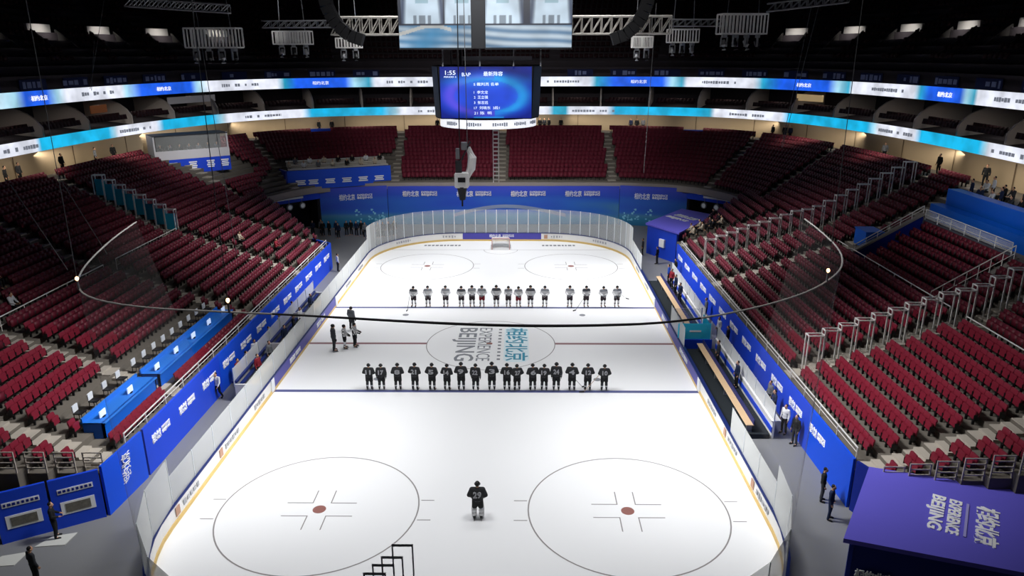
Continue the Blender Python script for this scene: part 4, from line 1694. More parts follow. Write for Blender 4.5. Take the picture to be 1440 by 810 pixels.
def tile_pic(x, z, cx, hw):
    """a live picture of the rink: white ice between two dark board lines, figures at the blue line"""
    c = ICEPIC
    edge = hw * (.62 + .12 * math.sqrt(max(0, (z - .1) / 3)))
    d = abs(abs(x - cx) - hw * (.95 - .16 * (z / 2.5)))
    if d < .24:
        c = mixc(BOARDPIC, c, (d / .24) ** 2)
    if z < .55 and abs(x - cx) < hw * .4 and int((x - cx) * 6) % 2 == 0 and z > .1:
        c = mixc(DKPIC, c, .35)
    if 1.2 < z < 1.45 and abs(x - cx) < hw * .3:
        c = mixc(lin('#5f9aa8')[:3], c, .45)
    if z < .08:
        c = DKPIC
    return c


def big_pic(x0):
    def fn(x, z):
        X = x + x0
        if z < 1.2:
            s_ = math.sin((z * 14) + X * .8 + .6 * math.sin(X * 1.1))
            c = mixc(WAVE2, WAVE3, .5 + .5 * s_)
            g = math.exp(-((X + 3.6 - .8 * z) ** 2) / 1.6)
            c = mixc(c, WAVE1, g * .9)
            if abs(z - (.95 + .22 * math.cos((X + 3.0) * 1.4))) < .1 and X < -1.9:
                c = mixc(c, lin('#d8d2c4')[:3], .7)
            return c
        zz = z - 1.2
        for cx, hw in ((-3.55, 1.25), (-1.3, 1.25), (1.0, 1.25), (3.75, 1.25)):
            if abs(X - cx) < hw + .01:
                if abs(abs(X - cx) - hw) < .07:
                    return DKPIC
                return tile_pic(X, zz, cx, hw)
        return DKPIC
    return fn


t = thing('scoreboard_cube', 'large hanging scoreboard with live rink pictures above a band of waves, top centre', 'scoreboard', (.1, 0, 20.0))
MB().box((0, 0, 2.6), (9.7, 8.6, 5.1)).build('body', BLACK, t)
for xa, xb in ((-4.9, -.8), (.02, 4.92)):
    picture_grid('screen', t, (xa, -4.5, .05), (1, 0, 0), (0, 0, 1), xb - xa, 4.9, 90, 100, big_pic(xa))
    MB().box(((xa + xb) / 2, -4.4, 2.5), (xb - xa + .06, .12, 5.1)).build('screen_back', DARK, t)
MB().box((-.39, -4.3, 2.5), (.74, .4, 4.95)).build('centre_post', DARK, t)
for sx in (-1, 1):
    MB().box((sx * 4.88, 0, 2.5), (.06, 8.4, 4.9)).build('side_screen', DARK, t)
for x in (-2.6, -.4, 1.6, 3.2):
    MB().box((x, -3.2, -.5), (.08, .08, 1.0)).build('hanger', GREYSTEEL, t)
MB().box((.6, -2.6, -.55), (4.2, .2, .25)).build('crossbar', GREYSTEEL, t)

# lower scoreboard: an eight-sided drum with a curved screen and a white ring underneath
t = thing('scoreboard_drum', 'lower hanging scoreboard with blue line-up screen and white lettered ring below it', 'scoreboard', (.02, 0, 15.3))
octo = []
RT, RB = 3.9, 3.35


def drum(r, z):
    pts = []
    for k in range(8):
        a = math.radians(22.5 + 45 * k)
        pts.append((r * math.cos(a), r * math.sin(a), z))
    return pts


CH = [(-3.35, -1.6), (-2.85, -2.95), (2.85, -2.95), (3.35, -1.6), (3.35, 1.6), (2.85, 2.95), (-2.85, 2.95), (-3.35, 1.6)]
mb = MB()
lo = [(x * .96, y * .96, .62) for x, y in CH]
hi = [(x, y, 3.72) for x, y in CH]
mb.add(lo + hi, [tuple(range(7, -1, -1)), tuple(range(8, 16))] + [(i, (i + 1) % 8, (i + 1) % 8 + 8, i + 8) for i in range(8)])
mb.build('drum_body', BLACK, t)
mb = MB()
for a, b_ in (((-3.38, -1.62), (-2.9, -2.98)), ((3.38, -1.62), (2.9, -2.98))):
    mb.add([(a[0] * .96, a[1] * .96, .7), (b_[0] * .96, b_[1] * .96, .7), (b_[0], b_[1], 3.68), (a[0], a[1], 3.68)], [(0, 1, 2, 3)])
mb.build('side_screen', M('side_screen_dark', '#10233f', .4), t)
NB, BB, CYB, VB = lin('#0b1f86')[:3], lin('#1c48d8')[:3], lin('#27a0f0')[:3], lin('#5a4fe0')[:3]


def line_up(x, z):
    u_, v_ = (x - 2.76) / 2.4, (z - 1.32) / 1.15
    rr_ = math.hypot(u_, v_)
    c = mixc(BB, NB, (rr_ - .95) * 2.2)
    ringg = math.exp(-((rr_ - .92) / .16) ** 2)
    c = mixc(c, VB if u_ < .2 else CYB, ringg * (.9 if v_ > -.8 else .6))
    top = math.exp(-((v_ - .75) / .25) ** 2) * math.exp(-(u_ / .75) ** 2)
    c = mixc(c, CYB, top * .9)
    if rr_ < .8:
        c = mixc(c, lin('#2d55e6')[:3], .5)
    if z < .12 and abs(x - 2.9) < .9:
        c = mixc(c, CYB, .6)
    return c


picture_grid('screen', t, (-2.74, -2.90, .68), (1, 0, 0), (0, -.032, 1), 5.5, 3.0, 90, 50, line_up)
TX = M('screen_text', '#e6f0ff', .5, emit=.85)
X0, YF = .02, -3.02


def stx(s_, x, z, w, h):
    text(s_, TX, (X0 + x, -2.99 - .032 * z, 15.3 + .68 + z), (1, 0, 0), (0, -.032, 1), w, h, t)


stx('1:55', -2.1, 2.66, .62, .24)
stx('PERIOD 3', -2.12, 2.42, .72, .09)
stx('BAP', -1.15, 2.56, .52, .2)
stx('最新阵容', .45, 2.6, 1.15, .26)
for k, s_ in enumerate(('S 裁判员 名单', '1  李文龙', '2  王立强', '3  张志远', '17  刘晓东  3段1', '21 陈  明')):
    z = (2.0, 1.53, 1.24, .93, .62, .31)[k]
    w = (1.5, .85, .85, .85, 1.55, 1.05)[k]
    text(s_, TX, (X0 - .72 + w / 2, -2.99 - .032 * z, 15.3 + .68 + z), (1, 0, 0), (0, -.032, 1), w, .19, t)
mb = MB()
n = 40
for k in range(n):
    a, b_ = PI + PI * k / n, PI + PI * (k + 1) / n
    q = [(3.1 * math.cos(v), 3.1 * math.sin(v)) for v in (a, b_)]
    mb.add([(*q[0], .02), (*q[1], .02), (*q[1], .56), (*q[0], .56)], [(0, 1, 2, 3)])
mb.build('led_ring', LEDW, t)
mb = MB().prism([(3.05 * math.cos(2 * PI * k / 40), 3.05 * math.sin(2 * PI * k / 40)) for k in range(40)], 0, .6)
mb.build('ring_body', BLACK, t)
mb = MB()
rr = random.Random(5)
for c_ in (-52, -22, 8, 34, 60):
    for q in range(7):
        a = math.radians(-90 + c_ + q * 2.6)
        mb.box((3.13 * math.cos(a), 3.13 * math.sin(a), .3), (.1, .02, rr.uniform(.14, .24)), a + PI / 2)
mb.build('lettering', LEDINK, t)
for x, y in ((-1.6, -1.5), (1.6, -1.5), (-1.6, 1.5), (1.6, 1.5)):
    MB().box((x, y, 4.35), (.1, .1, 1.3)).build('hanger', DARK, t)


def lacing(mb, a, b, w, h, bays, r=.03, k=0):
    """box truss between two points: four chords and zigzag lacing"""
    a, b = Vector(a), Vector(b)
    d = (b - a)
    side = d.cross(Vector((0, 0, 1))).normalized() * (w / 2)
    up = Vector((0, 0, h / 2))
    for s1 in (-1, 1):
        for s2 in (-1, 1):
            mb.tube([a + side * s1 + up * s2, b + side * s1 + up * s2], r * 1.6, 5, 0)
        for i in range(bays):
            p, q = a + d * (i / bays), a + d * ((i + 1) / bays)
            mb.tube([p + side * s1 - up, q + side * s1 + up], r, 4, 1)
            mb.tube([q + side * s1 - up, q + side * s1 + up], r, 4, 1)
    for i in range(bays + 1):
        p = a + d * (i / bays)
        mb.tube([p + side + up, p - side + up], r, 4, 1)
        mb.tube([p + side - up, p - side - up], r, 4, 1)


def truss(label, a, b, w, h, bays, mat=STEEL, r=.03):
    mb1 = MB()
    lacing(mb1, a, b, w, h, bays, r)
    m0, m1 = MB(), MB()
    for i, f in enumerate(mb1.f):
        (m1 if mb1.k[i] else m0).f.append(f)
    o = Vector(a)
    t = thing('lighting_truss', label, 'truss', o, 0, 'trusses under the roof')
    for nm, mm in (('chord', m0), ('lacing', m1)):
        used = sorted({i for f in mm.f for i in f})
        idx = {q: i for i, q in enumerate(used)}
        mm.v = [tuple(Vector(mb1.v[q]) - o) for q in used]
        mm.f = [tuple(idx[i] for i in f) for f in mm.f]
        mm.k = [0] * len(mm.f)
        mm.build(nm, mat, t)
    return t


TRS = M('truss_grey', '#b9b4ad', .5, metal=.2)
truss('pale horizontal box truss running from the curved speaker column behind the upper screens, penalty side', (-11.2, 6, 21.6), (-5.0, 6, 21.6), .8, 1.15, 9, TRS, .045)
truss('pale horizontal box truss behind the upper screens, bench side', (5.0, 6, 21.6), (12.6, 6, 21.6), .8, 1.15, 11, TRS, .045)
truss('thin grey truss running outwards from the penalty side box truss', (-16.2, 6.4, 21.75), (-11.2, 6.4, 21.75), .4, .45, 9, GREYSTEEL, .03)
truss('thin grey truss running outwards from the bench side box truss', (12.6, 6.4, 21.75), (16.4, 6.4, 21.75), .4, .45, 7, GREYSTEEL, .03)
truss('grey truss crossing the top edge above the largest penalty side lamp cradle', (-23.0, 1.0, 22.9), (-16.6, 1.4, 22.5), .6, .5, 12, GREYSTEEL, .035)
truss('grey truss crossing the top edge above the largest bench side lamp cradle', (18.6, 4.0, 22.6), (23.5, 3.0, 23.1), .6, .5, 10, GREYSTEEL, .035)


def cradle(label, c, w, d, h, rz, nl, g):
    """a pale grid cradle with moving lamps under it"""
    t = thing('lamp_cradle', label, 'cradle', c, rz, 'lamp cradles under the roof')
    mb = MB()
    for sy in (-d / 2, d / 2):
        for z in (-h / 2, h / 2):
            mb.box((0, sy, z), (w, .07, .09))
        n = int(w / .22)
        for k in range(n + 1):
            mb.box((-w / 2 + w * k / n, sy, 0), (.07 if k % 3 else .11, .05, h))
    for sx in (-w / 2, w / 2):
        for z in (-h / 2, h / 2):
            mb.box((sx, 0, z), (.08, d, .08))
    mb.build('cage', STEEL, t)
    for k in (-1, 1):
        MB().tube([(k * w * .35, 0, h / 2), (k * w * .3, 0, h / 2 + 3.5)], .03, 5).build('hanging_chain', GREYSTEEL, t)
    for k in range(nl):
        x = -w / 2 + w * (k + .5) / nl
        lp = thing('moving_lamp', 'dark moving lamp under the %s, %s along' % (g, ORD[k]), 'lamp', Vector(c) + Matrix.Rotation(rz, 3, 'Z') @ Vector((x, 0, -h / 2)), rz + .4 * k, 'moving lamps under the cradles')
        MB().box((0, 0, -.12), (.3, .3, .24)).build('base', GREYSTEEL, lp)
        for sx in (-.2, .2):
            MB().box((sx, 0, -.5), (.06, .12, .6)).build('yoke', GREYSTEEL, lp)
        MB().tube([(0, .12, -.4), (0, -.05, -.72), (0, -.12, -.98)], [.13, .17, .15], 8).build('head', BLACK if k % 2 else GREYSTEEL, lp)
    return t


cradle('largest pale lamp cradle hanging on the penalty side', (-18.05, 2, 20.75), 3.5, 1.0, 1.2, -.08, 4, 'largest penalty side cradle')
cradle('largest pale lamp cradle hanging on the bench side', (16.45, 2, 21.5), 3.0, 1.0, 1.2, .12, 4, 'largest bench side cradle')
cradle('middle pale lamp cradle on the penalty side', (-15.8, 12, 20.95), 2.9, .9, .95, -.05, 3, 'middle penalty side cradle')
cradle('middle pale lamp cradle on the bench side', (14.75, 12, 21.0), 2.3, .9, .95, .05, 3, 'middle bench side cradle')
cradle('smallest pale lamp cradle on the penalty side next to the curved speakers', (-11.4, 12, 20.55), 1.9, .8, .7, 0, 2, 'smallest penalty side cradle')
cradle('smallest pale lamp cradle on the bench side next to the curved speakers', (11.6, 12, 20.55), 1.5, .8, .8, 0, 2, 'smallest bench side cradle')


def line_array(label, pts):
    t = thing('line_array_speaker', label, 'speaker', pts[0], 0, 'curved speaker columns')
    P_, L = resample([(p[0], p[2]) for p in pts], 11)
    o = Vector(pts[0])
    y = pts[0][1]
    for k in range(10):
        a, b_ = P_[k], P_[k + 1]
        an = math.atan2(b_[1] - a[1], b_[0] - a[0])
        m = (a + b_) / 2
        MB().box((m[0] - o.x, 0, m[1] - o.z), (math.dist(a, b_) * .94, .8, .78), 0, 0, ('Y', -an)).build('speaker_box', BLACK, t)
    MB().tube([(0, 0, 0), (0, 0, 3)], .06, 6).build('hanging_chain', GREYSTEEL, t)
    return t


line_array('curved black speaker column beside the upper screens, penalty side', [(-11.0, 3.4, 24.2), (-10.75, 3.4, 22.6), (-10.2, 3.4, 21.6), (-9.4, 3.4, 20.9), (-8.5, 3.4, 20.6)])
line_array('curved black speaker column beside the upper screens, bench side', [(10.75, 3.4, 24.2), (10.4, 3.4, 22.6), (9.9, 3.4, 21.6), (9.1, 3.4, 20.9), (8.2, 3.4, 20.6)])

# hanging camera and microphone rig under the drum
t = thing('hanging_camera_rig', 'white and dark camera rig hanging on a rope under the lower scoreboard', 'camera rig', (-1.36, -5.2, 11.22))
t.scale = (.88, .88, .88)
MB().tube([(-.12, 0, 2.5), (-.02, 0, 14.4)], .035, 6).build('rope', DROPE, t)
MB().tube([(.4, .1, 3.9), (.36, .1, 14.0)], .025, 6).build('rope', ROPE, t)
MB().rbox((0, 0, 1.55), (.95, .7, 1.0), .08).build('camera_box', WHITEBOARD, t)
MB().box((0, -.37, 1.6), (.5, .04, .32)).build('lens_window', BLACK, t)
MB().tube([(.25, .2, 1.6), (.62, .2, 2.3), (.7, .2, 3.0), (.45, .2, 3.7)], [.22, .3, .3, .16], 10).build('cable_bundle', WHITEBOARD, t)
MB().tube([(.0, -.05, 1.1), (0, -.05, .75), (.02, -.05, .2)], [.36, .28, .2], 8).build('gimbal', DARK, t)
MB().tube([(0, -.05, .35), (0, -.05, -.25)], .06, 6).build('microphone', BLACK, t)
MB().box((-.2, 0, 2.45), (.4, .4, .8)).build('motor', DARK, t)
MB().box((.2, .1, 3.8), (.4, .35, .5)).build('motor', GREYSTEEL, t)
MB().box((-.25, .05, 3.3), (.25, .3, .7)).build('motor', GREYSTEEL, t)
MB().tube([(.0, 0, 2.9), (.3, 0, 3.5), (.6, 0, 4.1)], .06, 5).build('bracket', DARK, t)

t = thing('cable_ladder', 'pale cable ladder hanging down from the lower scoreboard', 'ladder', (.47, .6, 11.5))
for sx in (-.18, .18):
    MB().box((sx, 0, 1.9), (.06, .06, 3.9)).build('stile', STEEL, t)
for k in range(14):
    MB().box((0, 0, .15 + .27 * k), (.34, .06, .09)).build('rung', STEEL, t)

# safety net round the near end, hung from a pipe
HP = [(-15.3, -16.2), (-14.75, -19.1), (-14.0, -21.9), (-13.3, -24.0), (-12.5, -25.7), (-11.3, -27.1), (-9.2, -27.95), (-6.9, -28.25), (-4.0, -28.6), (-1, -29.1), (1.6, -29.4), (4, -29.4), (6.4, -29.15), (8.8, -28.1), (11.0, -26.6),
      (12.6, -24.9), (13.7, -23.2), (14.5, -20.9), (14.95, -17.6), (15.1, -15.6)]
HZ = 12.5


def smooth_path(P_, it=2):
    for _ in range(it):
        Q = [P_[0]]
        for a, b_ in zip(P_, P_[1:]):
            Q.append((a[0] * .75 + b_[0] * .25, a[1] * .75 + b_[1] * .25))
            Q.append((a[0] * .25 + b_[0] * .75, a[1] * .25 + b_[1] * .75))
        P_ = Q + [P_[-1]]
    return P_


SP_ = smooth_path(HP)
t = thing('safety_net', 'sheer safety net behind the near goal hanging from a bent pipe', 'net', (0, -29, HZ))
MB().tube([(x, y + 29, 0) for x, y in SP_], .03, 8).build('pipe', M('pipe_grey', '#a9a6a2', .5), t)
mid = [q for q in SP_ if -5.2 < q[0] < 7.4]
nm_ = len(mid)
MB().tube([(x, y + 29, 0) for i, (x, y) in enumerate(mid)], [.031 + .012 * math.sin(PI * min(1, i / nm_ * 1.0)) for i in range(nm_)], 8).build('cable_bundle', DROPE, t)
out = [q for q in rink_outline(.14, 20) if q[1] < -15.5]
left = sorted([q for q in out if q[0] <= 0], key=lambda q: (-q[1] if abs(q[1]) < 29.9 else 100, q[0]))
mbn = MB()
top_, _ = resample(SP_, 120)
bl = [(-13.14, -15.6)] + [q for q in sorted([q for q in out if q[0] < 0], key=lambda q: -q[1])] + [q for q in sorted([q for q in out if q[0] > 0], key=lambda q: q[1])] + [(13.14, -15.6)]
bot_, _ = resample(bl, 120)
for i in range(120):
    mbn.v.append((top_[i][0], top_[i][1] + 29, 0))
    mbn.v.append((bot_[i][0], bot_[i][1] + 29, 3.2 - HZ))
for i in range(119):
    mbn.f.append((2 * i, 2 * i + 2, 2 * i + 3, 2 * i + 1))
    mbn.k.append(0)
mbn.build('mesh', NET, t, smooth=True)
for k, (x, y, lab) in enumerate(((-12.1, -26.2, 'warm hoist lamp on the safety net pipe at the penalty side bend'), (-6.4, -28.35, 'warm hoist lamp on the safety net pipe before the penalty side hoarding'), (12.3, -25.2, 'warm hoist lamp on the safety net pipe at the bench side bend'))):
    lt = thing('hoist_lamp', lab, 'lamp', (x, y, HZ), 0, 'hoist lamps on the net pipe')
    MB().tube([(0, 0, 0), (0, 0, .3)], .035, 6).build('clamp', GREYSTEEL, lt)
    MB().ell((0, 0, .38), (.055, .055, .07)).build('bulb', HOT, lt)
    MB().tube([(0, 0, .42), (0, .3, 20)], .012, 5).build('rope', ROPE, lt)

for (a, b_, lab) in (((-32.5, 18, 27), (-31.4, 10, 17.2), 'thin slanting rigging rope at the upper left corner, longer one'),
                     ((-36.0, 20, 21), (-33.6, 14, 16.9), 'thin slanting rigging rope at the upper left corner, shorter one'),
                     ((26.9, 18, 25.5), (24.4, 15, 12.0), 'thin slanting rigging rope at the upper right, inner of the pair'),
                     ((27.6, 18, 25.5), (24.5, 15, 12.0), 'thin slanting rigging rope at the upper right, outer of the pair'),
                     ((-26.5, -8, 12.8), (-24.2, -8, 7.8), 'thin dangling rope in front of the upper penalty side rows, nearer one'),
                     ((-25.0, -6, 13.0), (-22.9, -6, 8.2), 'thin dangling rope in front of the upper penalty side rows, farther one'),
                     ((-19.9, 4, 24), (-19.1, 4, 5.6), 'thin rope dropping towards the pale steps in the middle of the penalty side stand'),
                     ((12.9, 14, 23.5), (12.6, 14, 10.0), 'thin vertical rope right of the lower scoreboard'),
                     ((-2.6, 2, 24), (-2.4, 2, 15.5), 'thin vertical rope crossing the left upper screen')):
    o = Vector(a)
    r_ = MB().tube([(0, 0, 0), Vector(b_) - o], .022, 5).build('rigging_rope', ROPE, loc=o)
    tag(r_, lab, 'rope')

# ================================================================== people
def fuse(shapes, name, mats, voxel=.02, ratio=.35, smooth=3):
    """one continuous surface grown over limbs (tapered capsules) and rounded masses"""
    mb = MB()
    for s_ in shapes:
        if s_[0] == 'c':
            _, a, b, ra, rb = s_
            a, b = Vector(a), Vector(b)
            n = max(2, int((b - a).length / .03))
            mb.tube([a + (b - a) * (k / n) for k in range(n + 1)], [ra + (rb - ra) * k / n for k in range(n + 1)], 10)
            mb.ell(a, (ra, ra, ra), 10, 6)
            mb.ell(b, (rb, rb, rb), 10, 6)
        else:
            mb.ell(s_[1], s_[2], 14, 10)
    me = mb.mesh(name, mats)
    o = bpy.data.objects.new(name, me)
    C.objects.link(o)
    r = o.modifiers.new('r', 'REMESH')
    r.mode = 'VOXEL'
    r.voxel_size = voxel
    sm = o.modifiers.new('s', 'SMOOTH')
    sm.factor = .5
    sm.iterations = smooth
    if ratio < 1:
        d = o.modifiers.new('d', 'DECIMATE')
        d.ratio = ratio
    dg = bpy.context.evaluated_depsgraph_get()
    out = bpy.data.meshes.new_from_object(o.evaluated_get(dg))
    bpy.data.objects.remove(o)
    out.materials.clear()
    for m in (mats if isinstance(mats, (list, tuple)) else [mats]):
        out.materials.append(m)
    out.polygons.foreach_set('use_smooth', [True] * len(out.polygons))
    out.name = name
    return out


def hand(w, d, side, curl=.5):
    """palm and five separate bent digits from the wrist w, hanging along d"""
    w, d = Vector(w), Vector(d).normalized()
    fwd = Vector((0, -1, 0))
    out_ = [('e', w + d * .05, (.022, .036, .048))]
    for k, (off, ln) in enumerate(((-.033, .062), (-.011, .072), (.011, .068), (.033, .052))):
        r0 = w + d * .085 + fwd * -off
        r1 = r0 + d * ln * .55 + Vector((-side * .008 * curl, 0, 0))
        r2 = r1 + d * ln * .5 + Vector((-side * .03 * curl, 0, 0))
        out_ += [('c', r0, r1, .0092, .0088), ('c', r1, r2, .0088, .0075)]
    t0 = w + d * .03 + fwd * .03
    t1 = t0 + fwd * .028 + d * .028
    out_ += [('c', t0, t1, .011, .0095), ('c', t1, t1 + d * .03 + fwd * .004, .0095, .008)]
    return out_


def head(c, ry=0.):
    c = Vector(c)
    return [('e', c, (.076, .095, .115)), ('e', c + Vector((0, -.03, -.06)), (.055, .065, .06)), ('c', c + Vector((0, -.09, .005)), c + Vector((0, -.112, -.028)), .010, .015),
            ('e', c + Vector((-.078, .01, -.01)), (.012, .022, .032)), ('e', c + Vector((.078, .01, -.01)), (.012, .022, .032)), ('e', c + Vector((0, -.095, -.062)), (.022, .012, .009)),
            ('e', c + Vector((-.03, -.082, .022)), (.016, .012, .008)), ('e', c + Vector((.03, -.082, .022)), (.016, .012, .008)), ('c', c + Vector((0, .02, -.09)), c + Vector((0, .03, -.17)), .055, .058)]


def pose(kind):
    """joints of a figure facing -y, feet at z = 0"""
    J = {}
    if kind == 'sit':
        J['hip'], J['che'], J['head'] = (0, .05, .52), (0, .06, .92), (0, -.01, 1.24)
        J['L'] = [[(s * .1, .03, .5), (s * .14, -.40, .50), (s * .14, -.38, .09), (s * .15, -.52, .035)] for s in (-1, 1)]
        J['A'] = [[(s * .19, .05, 1.06), (s * .24, -.06, .80), (s * .13, -.28, .70)] for s in (-1, 1)]
    else:
        J['hip'], J['che'], J['head'] = (0, 0, .95), (0, .01, 1.30), (0, -.02, 1.64)
        st = .12
        if kind == 'walk':
            J['L'] = [[(-.09, 0, .93), (-.1, -.13, .52), (-.1, -.14, .10), (-.11, -.30, .04)], [(.09, 0, .93), (.1, .04, .50), (.1, .24, .16), (.11, .12, .05)]]
            J['A'] = [[(-.19, .01, 1.43), (-.24, .1, 1.15), (-.23, .02, .9)], [(.19, .01, 1.43), (.25, -.05, 1.15), (.22, -.2, .95)]]
        else:
            J['L'] = [[(s * .09, 0, .93), (s * st, -.02, .50), (s * (st + .01), .02, .09), (s * (st + .03), -.15, .035)] for s in (-1, 1)]
            if kind == 'stand':
                J['A'] = [[(s * .19, .01, 1.43), (s * .25, .03, 1.15), (s * .25, -.06, .89)] for s in (-1, 1)]
            elif kind == 'clasp':
                J['A'] = [[(s * .2, .01, 1.42), (s * .30, .03, 1.16), (s * .10, -.24, .98)] for s in (-1, 1)]
            elif kind == 'clasp2':
                J['A'] = [[(s * .2, .01, 1.42), (s * .31, .06, 1.18), (s * .17, -.20, .92)] for s in (-1, 1)]
            elif kind == 'hold':
                J['A'] = [[(-.19, .01, 1.43), (-.25, .0, 1.16), (-.16, -.25, 1.08)], [(.19, .01, 1.43), (.25, .0, 1.16), (.16, -.25, 1.08)]]
    return J


def body_mesh(kind, gloved=False):
    J = pose(kind)
    h, c = Vector(J['hip']), Vector(J['che'])
    sh = [('e', h, (.155, .11, .13)), ('e', (h + c) / 2, (.14, .095, .16)), ('e', c, (.175, .105, .18)), ('c', J['A'][0][0], J['A'][1][0], .058, .058)]
    sh += head(J['head'])
    for s, L in zip((-1, 1), J['L']):
        sh += [('c', L[0], L[1], .088, .058), ('c', L[1], L[2], .056, .040), ('c', L[2], L[3], .040, .033)]
    for s, A in zip((-1, 1), J['A']):
        sh += [('c', A[0], A[1], .052, .040), ('c', A[1], A[2], .040, .028)]
        d = Vector(A[2]) - Vector(A[1])
        sh += hand(A[2], d, s)
    return fuse(sh, 'body', [SKIN], .0115, .3, 1)


def inflate(kind, part, g):
    J = pose(kind)
    h, c = Vector(J['hip']), Vector(J['che'])
    if part == 'jacket':
        sh = [('e', (h + c) / 2, (.16 + g, .115 + g, .2)), ('e', c, (.19 + g, .12 + g, .19)), ('c', J['A'][0][0], J['A'][1][0], .066 + g, .066 + g), ('e', h + Vector((0, 0, .02)), (.165 + g, .125 + g, .11))]
        for A in J['A']:
            sh += [('c', A[0], A[1], .06 + g, .05 + g), ('c', A[1], Vector(A[1]) * .1 + Vector(A[2]) * .9, .05 + g, .038 + g)]
    elif part == 'trousers':
        sh = [('e', h, (.165 + g, .12 + g, .13))]
        for L in J['L']:
            sh += [('c', L[0], L[1], .098 + g, .068 + g), ('c', L[1], L[2], .066 + g, .054 + g)]
    elif part == 'shoes':
        sh = []
        for L in J['L']:
            sh += [('c', Vector(L[2]) - Vector((0, 0, .03)), L[3], .056, .046)]
    elif part == 'hair':
        q = Vector(J['head'])
        sh = [('e', q + Vector((0, .022, .03)), (.084, .09, .10))]
    return fuse(sh, part, [BLACK], .022, .5, 2)


KINDS_ = ('stand', 'walk', 'sit', 'hold')
PM = {k: {'body': body_mesh(k), 'jacket': inflate(k, 'jacket', .008), 'trousers': inflate(k, 'trousers', .004), 'shoes': inflate(k, 'shoes', 0), 'hair': inflate(k, 'hair', 0)} for k in KINDS_}


def part_obj(nm, me, mat, par):
    o = bpy.data.objects.new(nm, me)
    C.objects.link(o)
    o.parent = par
    o.material_slots[0].link = 'OBJECT'
    o.material_slots[0].material = mat
    return o


CL = {k: M('cloth_' + k, v, .8) for k, v in dict(black='#17181b', navy='#1b2744', white='#dcdde0', grey='#6d7076', red='#8a2230', dkgrey='#33353a', blue='#234ca8', cream='#c9bda9').items()}


def person(kind, x, y, z, yaw, jacket, trousers, label, group=None, simple=False, scale=1.0, hair=True):
    t = thing('person', label, 'person', (x, y, z), yaw, group)
    t.scale = (scale,) * 3
    part_obj('body', PM[kind]['body'], SKIN, t)
    part_obj('jacket', PM[kind]['jacket'], CL[jacket], t)
    part_obj('trousers', PM[kind]['trousers'], CL[trousers], t)
    part_obj('hair', PM[kind]['hair'], HAIR if hair is True else CL[hair], t)
    if not simple:
        part_obj('shoes', PM[kind]['shoes'], CL['black'], t)
    return t


# ------------------------------------------------------------------ hockey players
JD = bpy.data.materials.new('jersey')


def jersey_mat(nm, base, band, z0, z1, yoke=None, zy=1.35):
    m = bpy.data.materials.new(nm)
    m.use_nodes = True
    nt = m.node_tree
    b = nt.nodes['Principled BSDF']
    b.inputs['Roughness'].default_value = .8
    tc = nt.nodes.new('ShaderNodeTexCoord')
    sp = nt.nodes.new('ShaderNodeSeparateXYZ')
    rp = nt.nodes.new('ShaderNodeValToRGB')
    mr = nt.nodes.new('ShaderNodeMapRange')
    mr.inputs['From Max'].default_value = 2.0
    rp.color_ramp.interpolation = 'CONSTANT'
    rp.color_ramp.elements[0].color = lin(base)
    rp.color_ramp.elements[1].position = z0 / 2
    rp.color_ramp.elements[1].color = lin(band)
    e = rp.color_ramp.elements.new(z1 / 2)
    e.color = lin(base)
    if yoke:
        e = rp.color_ramp.elements.new(zy / 2)
        e.color = lin(yoke)
    nt.links.new(tc.outputs['Object'], sp.inputs[0])
    nt.links.new(sp.outputs['Z'], mr.inputs['Value'])
    nt.links.new(mr.outputs['Result'], rp.inputs['Fac'])
    nt.links.new(rp.outputs['Color'], b.inputs['Base Color'])
    return m


JBLACK = jersey_mat('jersey_black', '#1d1e22', '#c9cacd', .90, .97)
JWHITE = jersey_mat('jersey_white', '#ebebed', '#4b4d55', .98, 1.04, '#8d9096', 1.40)
JWHITE2 = jersey_mat('jersey_white_dark', '#dededf', '#5b3038', .92, 1.0, '#4c4e55', 1.38)
SOCKB = jersey_mat('sock_black', '#26272b', '#c4c5c8', .30, .37)
SOCKW = jersey_mat('sock_white', '#d8d8da', '#6b5a60', .30, .36)
HELMET = M('helmet_black', '#141416', .35)
NUMB = M('number_grey', '#a3a4a9', .7)


